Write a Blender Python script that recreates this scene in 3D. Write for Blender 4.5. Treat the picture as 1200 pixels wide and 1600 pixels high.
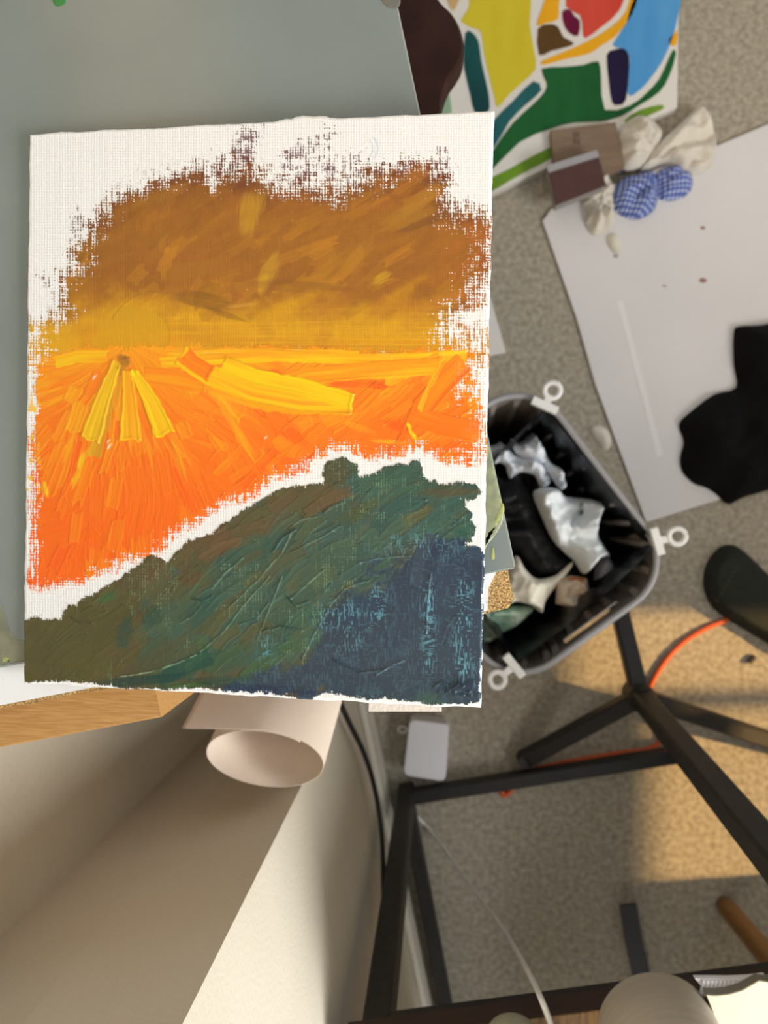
import bpy, bmesh, math, random
import numpy as np
from mathutils import Vector, Matrix, Quaternion
random.seed(4)
for o in list(bpy.data.objects): bpy.data.objects.remove(o, do_unlink=True)
sc = bpy.context.scene; COL = sc.collection

# ------------------------------------------------------------------ camera, sky, sun, exposure
F = 1110.0; ZC = 1.138                       # focal length in pixels of a 1200 x 1600 frame, lens height above the carpet
cd = bpy.data.cameras.new('camera'); cam = bpy.data.objects.new('camera', cd); COL.objects.link(cam); sc.camera = cam
cd.sensor_fit = 'VERTICAL'; cd.sensor_height = 24.0; cd.lens = 24.0 * F / 1600
cd.clip_start = .01; cd.clip_end = 50
nad = Vector(((690 - 600) / F, -(790 - 800) / F, -1)).normalized()
ROT = nad.rotation_difference(Vector((0, 0, -1))).to_matrix()
cam.matrix_world = Matrix.Translation((0, 0, ZC)) @ ROT.to_4x4()
cd.dof.use_dof = True; cd.dof.focus_distance = .376; cd.dof.aperture_fstop = cd.lens / 3.0
w = bpy.data.worlds.new('daylight'); sc.world = w; w.use_nodes = True
w.node_tree.nodes['Background'].inputs[0].default_value = (.84, .93, 1.0, 1); w.node_tree.nodes['Background'].inputs[1].default_value = .62
sd_ = bpy.data.lights.new('sun', 'SUN'); sun = bpy.data.objects.new('sun', sd_); COL.objects.link(sun)
SUN = Vector((-.85, -.03, -.53)).normalized(); sun.rotation_euler = SUN.to_track_quat('-Z', 'Y').to_euler(); sun.location = (3, 0, 3)
sd_.energy = 7.0; sd_.color = (1.0, .62, .24); sd_.angle = math.radians(1.6)
wl = bpy.data.lights.new('window_daylight', 'AREA'); fill_lo = bpy.data.objects.new('window_daylight', wl); COL.objects.link(fill_lo)      # added area light for assumed soft daylight; the wall behind it is solid
wl.shape = 'RECTANGLE'; wl.size = .9; wl.size_y = .9; wl.energy = 56; wl.color = (.98, .99, 1.0); fill_lo.location = (1.44, -.80, 1.28); fill_lo.rotation_euler = Vector((-1, .12, -.2)).to_track_quat('-Z', 'Y').to_euler()
sc.view_settings.view_transform = 'Standard'; sc.view_settings.look = 'None'; sc.view_settings.gamma = 1.0
sc.view_settings.use_curve_mapping = False; sc.view_settings.exposure = 0.05

def ray(px, py): return ROT @ Vector(((px - 600) / F, -(py - 800) / F, -1))
def at(px, py, z=0.0):                       # the point of the plane at height z seen at that pixel of the photograph
    d = ray(px, py); t = (z - ZC) / d.z
    return Vector((d.x * t, d.y * t, z))
def onplane(px, py, p, n):
    d = ray(px, py); o = Vector((0, 0, ZC)); t = (p - o).dot(n) / d.dot(n); return o + d * t

# ------------------------------------------------------------------ materials
def s2l(c):
    return tuple((v / 255 / 12.92 if v <= 10 else ((v / 255 + .055) / 1.055) ** 2.4) for v in c[:3]) + (1,)
MATS = {}
def mat(name, rgb, rough=.6, rgb2=None, scale=40, detail=4, stretch=(1, 1, 1), rot=0, contrast=(.35, .65), bump=0, bscale=200, metal=0, spec=.5, coat=0, trans=0):
    if name in MATS: return MATS[name]
    m = bpy.data.materials.new(name); m.use_nodes = True; nt = m.node_tree; N = nt.nodes; L = nt.links; b = N['Principled BSDF']
    b.inputs['Base Color'].default_value = s2l(rgb); b.inputs['Roughness'].default_value = rough; b.inputs['Metallic'].default_value = metal
    b.inputs['Specular IOR Level'].default_value = spec; b.inputs['Coat Weight'].default_value = coat
    if trans: b.inputs['Transmission Weight'].default_value = trans
    tc = N.new('ShaderNodeTexCoord'); mp = N.new('ShaderNodeMapping'); mp.inputs['Scale'].default_value = stretch; mp.inputs['Rotation'].default_value = (0, 0, rot)
    L.new(tc.outputs['Object'], mp.inputs['Vector'])
    if rgb2 is not None:
        n = N.new('ShaderNodeTexNoise'); n.inputs['Scale'].default_value = scale; n.inputs['Detail'].default_value = detail; L.new(mp.outputs[0], n.inputs['Vector'])
        r = N.new('ShaderNodeValToRGB'); r.color_ramp.elements[0].position = contrast[0]; r.color_ramp.elements[1].position = contrast[1]
        r.color_ramp.elements[0].color = s2l(rgb); r.color_ramp.elements[1].color = s2l(rgb2); L.new(n.outputs['Fac'], r.inputs['Fac']); L.new(r.outputs['Color'], b.inputs['Base Color'])
    if bump:
        n2 = N.new('ShaderNodeTexNoise'); n2.inputs['Scale'].default_value = bscale; n2.inputs['Detail'].default_value = 3; L.new(mp.outputs[0], n2.inputs['Vector'])
        bp = N.new('ShaderNodeBump'); bp.inputs['Strength'].default_value = bump; bp.inputs['Distance'].default_value = .002; L.new(n2.outputs['Fac'], bp.inputs['Height']); L.new(bp.outputs['Normal'], b.inputs['Normal'])
    MATS[name] = m; return m

# ------------------------------------------------------------------ mesh helpers (all points are given in world space)
def worldloc(o):
    v = Vector((0, 0, 0))
    while o is not None: v += o.location; o = o.parent
    return v
def tag(o, label=None, cat=None, group=None, kind=None):
    if label: o['label'] = label
    if cat: o['category'] = cat
    if group: o['group'] = group
    if kind: o['kind'] = kind
    return o
def mesh_obj(name, V, Fc, m, parent=None, smooth=False, base=None):
    V = np.array([tuple(v) for v in V], float).reshape(-1, 3)
    if parent is None and base is None:
        base = Vector(((V[:, 0].min() + V[:, 0].max()) / 2, (V[:, 1].min() + V[:, 1].max()) / 2, V[:, 2].min()))
    org = worldloc(parent) if parent is not None else Vector(base)
    if parent is not None: loc = Vector((0, 0, 0))
    else: loc = org
    me = bpy.data.meshes.new(name); me.from_pydata((V - np.array(org)).tolist(), [], [list(f) for f in Fc]); me.validate()
    bm = bmesh.new(); bm.from_mesh(me); bmesh.ops.recalc_face_normals(bm, faces=bm.faces); bm.to_mesh(me); bm.free()
    if m is not None: me.materials.append(m)
    if smooth: me.polygons.foreach_set('use_smooth', [True] * len(me.polygons))
    o = bpy.data.objects.new(name, me); COL.objects.link(o); o.location = loc
    if parent is not None: o.parent = parent
    return o
def thing(name, label, cat, loc, group=None, kind=None):
    o = bpy.data.objects.new(name, None); COL.objects.link(o); o.location = loc; o.empty_display_size = .05
    return tag(o, label, cat, group, kind)
class MB:
    def __init__(s): s.V = []; s.F = []
    def add(s, V, Fc):
        k = len(s.V); s.V += [Vector(v) for v in V]; s.F += [[i + k for i in f] for f in Fc]; return s
    def beam(s, p, q, w, h, up=Vector((0, 0, 1)), taper=1.0, bev=.0):      # box from p to q, width w (sideways), height h (along up)
        p = Vector(p); q = Vector(q); d = (q - p).normalized(); sdv = d.cross(up)
        if sdv.length < 1e-4: sdv = d.cross(Vector((0, 1, 0)))
        sdv.normalize(); u = sdv.cross(d).normalized(); V = []; b = bev if bev else min(w, h) * .12
        prof = [(-w / 2 + b, -h / 2), (w / 2 - b, -h / 2), (w / 2, -h / 2 + b), (w / 2, h / 2 - b), (w / 2 - b, h / 2), (-w / 2 + b, h / 2), (-w / 2, h / 2 - b), (-w / 2, -h / 2 + b)]
        for k, c in ((1.0, p), (taper, q)):
            V += [c + sdv * a * k + u * bb * k for a, bb in prof]
        Fc = [[i, (i + 1) % 8, 8 + (i + 1) % 8, 8 + i] for i in range(8)] + [list(range(7, -1, -1)), list(range(8, 16))]
        return s.add(V, Fc)
    def tube(s, pts, r, n=10, cap=True):
        pts = [Vector(p) for p in pts]; V = []; Fc = []; rr = r if hasattr(r, '__len__') else [r] * len(pts)
        prev = None
        for i, p in enumerate(pts):
            d = (pts[min(i + 1, len(pts) - 1)] - pts[max(i - 1, 0)]).normalized()
            if prev is None: a = d.orthogonal().normalized()
            else: a = (prev - d * prev.dot(d)).normalized()
            prev = a; b = d.cross(a)
            V += [p + (a * math.cos(t) + b * math.sin(t)) * rr[i] for t in [2 * math.pi * k / n for k in range(n)]]
        for i in range(len(pts) - 1):
            for k in range(n): Fc.append([i * n + k, i * n + (k + 1) % n, (i + 1) * n + (k + 1) % n, (i + 1) * n + k])
        if cap: Fc += [list(range(n - 1, -1, -1)), list(range((len(pts) - 1) * n, len(pts) * n))]
        return s.add(V, Fc)
    def prism(s, poly, z0, z1, bev=0.0):
        n = len(poly); P = [Vector((p[0], p[1], 0)) for p in poly]; c = sum(P, Vector()) / n
        def ring(z, k): return [Vector((p.x + (c.x - p.x) * k, p.y + (c.y - p.y) * k, z)) for p in P]
        rings = [ring(z0, 0), ring(z1 - bev, 0)] + ([ring(z1, min(.4, bev / max((p - c).length for p in P)))] if bev else [])
        V = [v for r in rings for v in r]; Fc = []
        for j in range(len(rings) - 1):
            for i in range(n): Fc.append([j * n + i, j * n + (i + 1) % n, (j + 1) * n + (i + 1) % n, (j + 1) * n + i])
        Fc += [list(range(n - 1, -1, -1)), list(range((len(rings) - 1) * n, len(rings) * n))]
        return s.add(V, Fc)
    def lathe(s, c, prof, n=32):                # prof: (radius, z) list; closed with caps
        V = []; Fc = []; m = len(prof)
        for (r, z) in prof: V += [Vector((c[0] + r * math.cos(2 * math.pi * k / n), c[1] + r * math.sin(2 * math.pi * k / n), c[2] + z)) for k in range(n)]
        for j in range(m - 1):
            for k in range(n): Fc.append([j * n + k, j * n + (k + 1) % n, (j + 1) * n + (k + 1) % n, (j + 1) * n + k])
        Fc += [list(range(n - 1, -1, -1)), list(range((m - 1) * n, m * n))]
        return s.add(V, Fc)
    def build(s, name, m, parent=None, smooth=False, base=None): return mesh_obj(name, s.V, s.F, m, parent, smooth, base)
def spline(pts, n=8):
    P = [Vector(p) for p in pts]; P = [P[0] * 2 - P[1]] + P + [P[-1] * 2 - P[-2]]; out = []
    for i in range(1, len(P) - 2):
        for k in range(n):
            t = k / n; a, b, c, d = P[i - 1], P[i], P[i + 1], P[i + 2]
            out.append(.5 * ((2 * b) + (c - a) * t + (2 * a - 5 * b + 4 * c - d) * t * t + (3 * b - a - 3 * c + d) * t ** 3))
    out.append(P[-2]); return out
def smooth_loop(pts, n=5):
    P = [Vector((p[0], p[1], 0)) for p in pts]; N_ = len(P); out = []
    for i in range(N_):
        a, b, c, d = P[i - 1], P[i], P[(i + 1) % N_], P[(i + 2) % N_]
        for k in range(n):
            t = k / n; out.append(.5 * ((2 * b) + (c - a) * t + (2 * a - 5 * b + 4 * c - d) * t * t + (3 * b - a - 3 * c + d) * t ** 3))
    return out
def wpoly(px, z): return [at(x, y, z) for x, y in px]
# ---------------------------------------------------------------- numpy painting
_TAB = {}
def vn(x, y, seed=0):                      # value noise on a 256 lattice
    k = int(seed) % 97
    if k not in _TAB: _TAB[k] = np.random.RandomState(k * 7 + 5).rand(256, 256).astype(np.float32)
    T = _TAB[k]
    if seed > 96: x = x + (seed % 61) * 3.7; y = y + (seed % 53) * 2.3
    x = np.asarray(x, np.float32); y = np.asarray(y, np.float32)
    x0 = np.floor(x); y0 = np.floor(y); fx = x - x0; fy = y - y0
    fx *= fx * (3 - 2 * fx); fy *= fy * (3 - 2 * fy)
    ix = x0.astype(np.int32) & 255; iy = y0.astype(np.int32) & 255; jx = (ix + 1) & 255; jy = (iy + 1) & 255
    a = T[iy, ix]; c = T[jy, ix]
    a += (T[iy, jx] - a) * fx; c += (T[jy, jx] - c) * fx
    return a + (c - a) * fy
def fbm(x, y, seed=0, o=4):
    s = 0; a = .5; t = 0
    for k in range(o):
        s = s + a * vn(x, y, seed + k * 17); t += a; a *= .5; x = x * 2.03; y = y * 2.03
    return s / t
def ss(a, b, x):
    t = np.clip((x - a) / (b - a), 0, 1); return t * t * (3 - 2 * t)
def sdf(poly, X, Y):                       # positive inside
    d2 = np.full(X.shape, 1e12); ins = np.zeros(X.shape, bool); n = len(poly)
    for i in range(n):
        ax, ay = poly[i]; bx_, by_ = poly[(i + 1) % n]
        ex, ey = bx_ - ax, by_ - ay
        t = np.clip(((X - ax) * ex + (Y - ay) * ey) / (ex * ex + ey * ey + 1e-9), 0, 1)
        d2 = np.minimum(d2, (X - ax - t * ex) ** 2 + (Y - ay - t * ey) ** 2)
        c = ((ay > Y) != (by_ > Y)) & (X < (bx_ - ax) * (Y - ay) / (by_ - ay + 1e-12) + ax)
        ins ^= c
    return np.where(ins, 1, -1) * np.sqrt(d2)
def up4(f, shp):                           # bilinear x4 upsample of a coarse field
    H, W = shp; h, w = f.shape
    yy = np.linspace(0, h - 1, H); xx = np.linspace(0, w - 1, W)
    y0 = np.minimum(yy.astype(int), h - 2); x0 = np.minimum(xx.astype(int), w - 2)
    fy = (yy - y0)[:, None]; fx = (xx - x0)[None]
    a = f[y0][:, x0]; b = f[y0][:, x0 + 1]; c = f[y0 + 1][:, x0]; d = f[y0 + 1][:, x0 + 1]
    return (a * (1 - fx) + b * fx) * (1 - fy) + (c * (1 - fx) + d * fx) * fy
def lin(c):
    c = np.asarray(c, dtype=float) / 255.0
    return np.where(c <= .04045, c / 12.92, ((c + .055) / 1.055) ** 2.4)

SKY = [(58,548),(56,522),(80,508),(104,490),(100,470),(104,440),(122,425),(120,398),(140,372),(152,345),(170,318),(196,300),(230,288),(268,280),(300,266),(330,276),(360,268),(392,272),(424,285),(455,296),(490,292),(520,303),(556,288),(585,276),(610,268),(640,266),(672,262),(690,288),(694,320),(706,336),(735,340),(766,348),(768,420),(750,430),(735,470),(700,490),(688,520),(700,535),(768,520),(764,560),(720,575),(60,575)]
ORG = [(60,560),(52,600),(58,640),(52,690),(60,760),(54,820),(56,870),(52,905),(66,922),(100,912),(150,890),(205,872),(240,862),(265,838),(320,800),(350,782),(390,772),(420,748),(470,730),(500,706),(545,695),(580,712),(615,706),(650,694),(690,714),(730,722),(758,712),(752,660),(748,620),(735,580),(735,555),(400,545),(120,548)]
HIL = [(34,968),(58,962),(92,968),(108,948),(140,930),(170,916),(205,890),(236,868),(252,874),(262,884),(272,864),(290,848),(330,832),(352,818),(395,788),(436,764),(470,758),(504,756),(503,728),(520,718),(540,716),(558,726),(562,746),(580,744),(604,730),(630,724),(656,720),(662,750),(700,754),(742,756),(748,770),(738,782),(716,776),(726,792),(738,800),(730,812),(744,826),(738,842),(722,852),(748,858),(756,880),(753,960),(754,1000),(748,1050),(746,1100),(690,1099),(620,1093),(560,1088),(500,1082),(480,1094),(450,1084),(400,1080),(350,1080),(300,1074),(230,1078),(150,1068),(80,1064),(36,1066),(33,1010)]
BLU = [(330,1100),(360,1062),(430,1050),(470,1010),(500,960),(520,925),(560,905),(610,890),(640,862),(690,850),(760,848),(765,1110)]
PURP = [[(292,284),(330,246),(362,222),(388,196),(412,190),(404,214),(398,246),(392,290)],
        [(424,300),(428,262),(452,236),(480,212),(500,206),(526,206),(516,226),(494,246),(488,268),(504,300)],
        [(500,300),(500,246),(524,244),(528,300)],[(534,296),(538,246),(562,236),(566,290)],
        [(60,432),(90,432),(92,446),(78,448)],[(118,350),(126,330),(132,350),(126,372),(116,374)],
        [(560,292),(580,262),(612,256),(622,272)],[(668,300),(660,252),(690,238),(704,262),(704,300)]]

def paint_canvas(X, Y):
    """X, Y: position on the board in painting units; returns linear colour, relief (mm) and region index"""
    X = X.astype(np.float32); Y = Y.astype(np.float32); shp = X.shape; Xc = X[::4, ::4]; Yc = Y[::4, ::4]
    S = lambda p: up4(sdf(p, Xc, Yc), shp)
    wob = (fbm(X / 14, Y / 14, 3, 3) - .5)
    # canvas weave: irregular vertical and horizontal threads
    vth = vn(X / 1.7, Y / 13, 11) * .65 + vn(X / 3.6, Y / 50, 12) * .35
    hth = vn(X / 12, Y / 1.7, 13) * .65 + vn(X / 50, Y / 3.8, 14) * .35
    weave = .5 * vth + .5 * hth
    wv = np.sin(X * 2 * np.pi / 4.1 + 1.5 * vn(X / 40, Y / 60, 15)); wh = np.sin(Y * 2 * np.pi / 4.3 + 1.5 * vn(X / 60, Y / 40, 16))
    fine = vn(X / 1.3, Y / 1.3, 18)
    dry = (.7 * vth + .5 * hth + .35 * fine + .12 * wv + .08 * wh - .78)          # ~ -.6 .. .7
    col = np.empty(shp + (3,), np.float32); col[:] = lin((241, 242, 242))
    col *= (1 + .025 * (wv * .5 + wh * .5) * (.4 + vn(X / 30, Y / 30, 19)))[..., None]
    hgt = .05 * wv * (.4 + vth) + .05 * wh * (.4 + hth)
    reg = np.zeros(shp, np.int8)
    def mix(c, m, sl=None):
        nonlocal col
        m = np.asarray(m, np.float32)[..., None]; c = c if getattr(c, 'ndim', 1) == 3 else lin(c).astype(np.float32)
        if sl is None: col += (c - col) * m
        else: col[sl] += (c - col[sl]) * m
    def loc(x0, y0, x1, y1):
        sel = (Xc > x0) & (Xc < x1) & (Yc > y0) & (Yc < y1)
        iy = np.where(sel.any(1))[0]; ix = np.where(sel.any(0))[0]
        if len(iy) == 0: return None
        return np.s_[max(0, iy[0] * 4 - 4):iy[-1] * 4 + 8, max(0, ix[0] * 4 - 4):ix[-1] * 4 + 8]
    def grad(t, stops):
        out = np.empty(shp + (3,), np.float32); ts = [s[0] for s in stops]; cs = np.array([lin(s[1]) for s in stops])
        for k in range(3): out[..., k] = np.interp(t, ts, cs[:, k])
        return out
    def stroke(pts, w, c0, c1, relief=.4, seed=0, fs=6.5, endw=None, amt=1.0, ragged=4.0, mask=None):
        nonlocal hgt
        pts = np.array(pts, float); L = 0
        x0, y0 = pts.min(0) - w; x1, y1 = pts.max(0) + w
        sl_ = loc(x0, y0, x1, y1)
        if sl_ is None: return None
        x = X[sl_]; y = Y[sl_]
        best = np.full(x.shape, 1e9); D = np.zeros(x.shape); T = np.zeros(x.shape); n = len(pts) - 1
        tot = np.hypot(*(pts[1:] - pts[:-1]).T).sum()
        for i in range(n):
            a = pts[i]; e = pts[i + 1] - a; l = np.hypot(*e); u = e / l
            s = (x - a[0]) * u[0] + (y - a[1]) * u[1]; v = (x - a[0]) * u[1] - (y - a[1]) * u[0]
            sc = np.clip(s, 0 if i > 0 else -1e3, l if i < n - 1 else 1e3); d = np.hypot(s - sc, v) + 0 * s
            up = d < best; best = np.where(up, d, best); D = np.where(up, v, D); T = np.where(up, L + s, T); L += l
        W_ = (w if endw is None else w + (endw - w) * np.clip(T / tot, 0, 1)) * .5
        rag = (vn(D / 7, T * 0 + 3.3, seed) - .5) * ragged * 2
        inside = ss(-1.2, 1.2, W_ - np.abs(D) + (vn(T / 9, D * 0 + 1, seed + 1) - .5) * 3) * ss(-1.2, 1.2, T + rag) * ss(-1.2, 1.2, tot - T + rag)
        br = fbm(D / fs + 40, T / 150, seed + 2, 3)
        rid = ss(3.5, 0, np.abs(W_ - np.abs(D) - 1.5)) * .8 + ss(5, 0, np.abs(tot - T + rag - 2)) * .8
        m = inside * amt
        if mask is not None: m = m * mask[sl_]
        f = ss(.3, .7, br)[..., None]; cc = lin(c0) * (1 - f) + lin(c1) * f
        col[sl_] = col[sl_] * (1 - m[..., None]) + cc * m[..., None]
        hgt[sl_] = hgt[sl_] * (1 - m) + m * relief * (.5 + .45 * (br - .3) + .5 * rid)
        return sl_, inside
    # ---------------- sky: purple dry brush first
    for i, p in enumerate(PURP):
        d = S(p) + wob * 10
        m = ss(-.04, .10, np.clip(d / 14, -2, .5) * .30 - .20 + .26 * (fbm(X / 12, Y / 9, 27 + i, 2) - .5) * 2 - dry * 1.15) * (d > -12)
        mix((104, 62, 72), m * .9); hgt = hgt + .03 * m
    dsky = S(SKY)
    dd = dsky + wob * 26 + (fbm(X / 40, Y / 40, 5, 3) - .5) * 20
    wid = np.where(X > 690, 40, 30)
    cov = ss(-.10, .14, dd / wid + .12 - dry * 2.3)
    cov *= ss(-34, -16, dd); cov = np.maximum(cov, ss(18, 36, dd) * (X < 680)); er = ss(630, 730, X + wob * 50) * ss(430, 480, Y) * ss(570, 545, Y); cov *= 1 - ss(-.03, .03, dry + (er - 1) * .75 + .03)
    reg[(dsky > -2)] = 1
    diag = fbm((X * .86 - Y * .5) / 70, (X * .5 + Y * .86) / 22, 21, 4)              # slanted strokes
    diag2 = fbm((X * .7 + Y * .7) / 26, (X * .7 - Y * .7) / 9, 22, 4)
    glow = np.exp(-(((X - 190) / 130) ** 2 + ((Y - 545) / 70) ** 2))
    nz = ss(520, 440, Y); t = Y + ((diag - .5) * 110 + (diag2 - .5) * 30) * (.25 + .75 * nz) + glow * 46 - np.clip((X - 560) / 200, 0, 1) * 14
    sky = grad(t, [(250, (116, 66, 34)), (300, (136, 84, 30)), (370, (152, 98, 32)), (420, (146, 92, 32)), (452, (154, 100, 30)), (478, (178, 122, 28)), (500, (196, 142, 26)), (520, (208, 152, 24)), (545, (200, 140, 24)), (575, (214, 150, 20))])
    warm = fbm(X / 46, Y / 40, 24, 3)
    sky = sky * (1 - .3 * ss(.52, .72, warm)[..., None]) + lin((170, 104, 40)) * (.3 * ss(.52, .72, warm)[..., None])
    edge = ss(30, -6, dd) * ss(560, 470, Y) * (.35 + .65 * vn(X / 16, Y / 30, 26))
    sky = sky * (1 - .75 * edge[..., None]) + lin((98, 48, 40)) * (.75 * edge[..., None])
    edr = ss(690, 745, X + wob * 60) * ss(330, 360, Y)
    sky = sky * (1 - .45 * edr[..., None]) + lin((176, 96, 34)) * (.45 * edr[..., None])
    sky = sky * 1.10
    mix(sky, cov); col *= (1 + cov * (.07 * wv * vth + .14 * (vth - .5) + .07 * (hth - .5)))[..., None]
    hgt = hgt * (1 - .35 * cov) + cov * (.05 + .10 * (diag2 - .5))
    # golden dabs and smears in the brown
    mk = None
    def dab(x, y, a, b, ang, c, amt=.8, seed=0, relief=.06):
        nonlocal hgt
        k = max(a, b) * 1.5 + 4; q_ = loc(x - k, y - k, x + k, y + k)
        if q_ is None: return
        ca, sa = math.cos(math.radians(ang)), math.sin(math.radians(ang)); X_ = X[q_]; Y_ = Y[q_]
        u = (X_ - x) * ca + (Y_ - y) * sa; v = -(X_ - x) * sa + (Y_ - y) * ca
        q = (u / a) ** 2 + (v / b) ** 2
        n = fbm(u / (a * .9), v / (b * .28), 60 + seed, 3)
        m = ss(1.1, .1, q + (n - .5) * 1.6) * amt
        if mk is not None: m = m * mk[q_]
        mix(c, m, q_); hgt[q_] += relief * m * (n + .3)
    rs = np.random.RandomState(8)
    for i in range(110):                                                              # soft slanted brush marks in the brown
        x = rs.uniform(90, 750); y = rs.uniform(280, 500); an = math.radians(rs.uniform(-50, -12) if x > 300 else rs.uniform(-70, -30)); L_ = rs.uniform(25, 70); k = (y - 280) / 220
        c = np.array((148, 94, 30)) * (1 - k) + np.array((178, 122, 28)) * k; c = c * rs.uniform(.80, 1.16)
        stroke([(x, y), (x + L_ * math.cos(an), y + L_ * math.sin(an))], rs.uniform(8, 22), np.clip(c, 0, 255), np.clip(c * 1.10, 0, 255), .10, 500 + i, fs=2.6, amt=rs.uniform(.2, .5), ragged=9, mask=cov)
    mk = cov
    for i, (x, y, a, b, ang, c, am) in enumerate([
        (388, 330, 40, 18, 96, (200, 152, 40), .6), (404, 318, 24, 12, 100, (190, 140, 40), .5), (418, 424, 36, 15, 118, (198, 150, 42), .55), (410, 444, 20, 8, 110, (210, 160, 34), .6),
        (597, 434, 20, 8, 148, (206, 158, 34), .7), (650, 318, 60, 14, 146, (178, 128, 40), .5), (632, 342, 50, 18, 160, (172, 122, 36), .5), (520, 420, 60, 15, 140, (172, 118, 34), .45), (560, 400, 46, 12, 135, (180, 126, 36), .45),
        (300, 420, 70, 16, 170, (166, 112, 32), .4), (660, 350, 60, 8, 160, (110, 72, 34), .5), (600, 300, 50, 7, 150, (120, 76, 30), .5), (470, 448, 90, 12, 5, (136, 88, 34), .5), (320, 470, 60, 14, 10, (122, 80, 28), .55), (350, 490, 36, 6, 20, (128, 84, 26), .5), (375, 478, 30, 3, 172, (206, 158, 60), .6), (690, 470, 70, 12, 150, (190, 116, 46), .4),
        (250, 305, 50, 14, 160, (166, 116, 38), .4), (200, 380, 40, 14, 130, (150, 96, 34), .35), (345, 348, 60, 10, 165, (160, 104, 32), .4), (640, 400, 60, 10, 150, (146, 88, 32), .4)]):
        dab(x, y, a, b, ang, c, am, i)
    mk = None
    # smooth gold sun with its outline arcs
    r = np.hypot((X - 206) / 60, (Y - 524) / 46)
    gm = ss(1.06, .9, r + (vn(X / 20, Y / 20, 31) - .5) * .1) * ss(585, 560, Y)
    mix(grad(Y, [(480, (204, 152, 28)), (520, (216, 160, 22)), (560, (212, 150, 22))]), gm * .85)
    arc = ss(.05, .0, np.abs(r - .99)) * ss(235, 262, X) * (Y < 565); mix((160, 108, 26), arc * .25); hgt = hgt + .04 * arc
    r2 = np.hypot((X - 240) / 80, (Y - 560) / 104); arc2 = ss(.02, 0, np.abs(r2 - 1)) * (Y < 500) * (X > 150) * (X < 262); mix((150, 106, 30), arc2 * .5); hgt = hgt + .06 * arc2
    leftgold = ss(140, 90, X) * ss(500, 516, Y + wob * 8) * ss(556, 546, Y) * cov; mix((226, 170, 24), leftgold * .7)
    hz = fbm(X / 140, Y / 3.2, 33, 4)                                                 # horizontal drag above the horizon
    hm = ss(470, 510, Y) * ss(575, 560, Y) * ss(240, 280, X) * cov
    mix((228, 168, 24), hm * ss(.5, .75, hz) * .6); mix((224, 120, 22), hm * ss(.55, .8, fbm(X / 160, Y / 4, 35, 3)) * ss(520, 545, Y) * .55); hgt = hgt + hm * (hz - .5) * .1
    # ---------------- orange field, brushed outward from the sun
    dorg = S(ORG); do = dorg + wob * 14 + (fbm(X / 30, Y / 30, 41, 3) - .5) * 12
    th = np.arctan2(Y - 540, X - 195); R = np.hypot(X - 195, Y - 540)
    th = th + (fbm(X / 130, Y / 130, 48, 2) - .5) * .5; st1 = fbm(th * 34, R / 45, 42, 4); st2 = fbm(th * 120, R / 30, 43, 3)
    sl = fbm((X * .64 - Y * .77) / 7, (X * .77 + Y * .64) / 90, 44, 4)                 # slanted strokes lower right
    sl = fbm((X * .8 + Y * 1.0) / 7.5, (X * 1.0 - Y * .8) / 120, 44, 4)
    rw = ss(380, 520, X + (Y - 700) * .5)
    st = st1 * (1 - rw) + sl * rw
    t = (Y - 560) / 300 + (st - .5) * (.55 - .25 * ss(640, 820, Y)) + np.clip((X - 500) / 600, 0, .2)
    oc = grad(t, [(-.25, (252, 176, 26)), (.05, (252, 148, 24)), (.3, (252, 128, 24)), (.6, (253, 116, 20)), (1.0, (252, 106, 18))])
    oc = oc * (1 + .22 * (st2 - .5) * (1 - rw) + .30 * (sl - .5) * rw)[..., None]
    cov2 = ss(-.10, .14, do / np.where((X > 690) | (Y > 680), 18, 9) + .25 - dry * 2.2)
    cov2 *= ss(-16, -7, do); cov2 = np.maximum(cov2, ss(12, 24, do)); er = ss(670, 750, X + wob * 60 + (fbm(X / 40, Y / 60, 71, 2) - .5) * 60); cov2 *= 1 - ss(-.03, .03, dry + (er - 1) * .9 + .02)
    reg[dorg > -1] = 2
    mix(oc, cov2); hgt = hgt * (1 - .5 * cov2) + cov2 * (.12 + .30 * (st - .5) + .12 * (st2 - .5))
    rs = np.random.RandomState(9)
    for i in range(230):                                                              # bristle marks
        x = rs.uniform(50, 750); y = rs.uniform(575, 905); k = np.clip((y - 570) / 150, 0, 1)
        an = math.atan2(y - 520, x - 195) + rs.uniform(-.25, .25) if x < 330 else math.radians(rs.uniform(35, 65)) if (x < 440 and y < 720) else math.radians(rs.uniform(-52, -28))
        L_ = rs.uniform(25, 80); c = np.array((252, 150, 24)) * (1 - k) + np.array((252, 108, 18)) * k; c = c * np.array((1, rs.uniform(.84, 1.16), 1)); c2 = c * np.array((1, rs.uniform(1.05, 1.22), 1.2))
        stroke([(x, y), (x + L_ * math.cos(an), y + L_ * math.sin(an))], rs.uniform(10, 26), np.clip(c, 0, 253), np.clip(c2, 0, 253), .34, 700 + i, fs=1.9, amt=rs.uniform(.45, .9), ragged=7, mask=cov2)
    ys = ss(.57, .72, fbm(th * 30, R / 70, 46, 3)) * ss(250, 160, R) * ss(30, 60, R) * (X < 420); mix((252, 168, 28), ys * .6 * cov2)
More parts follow.
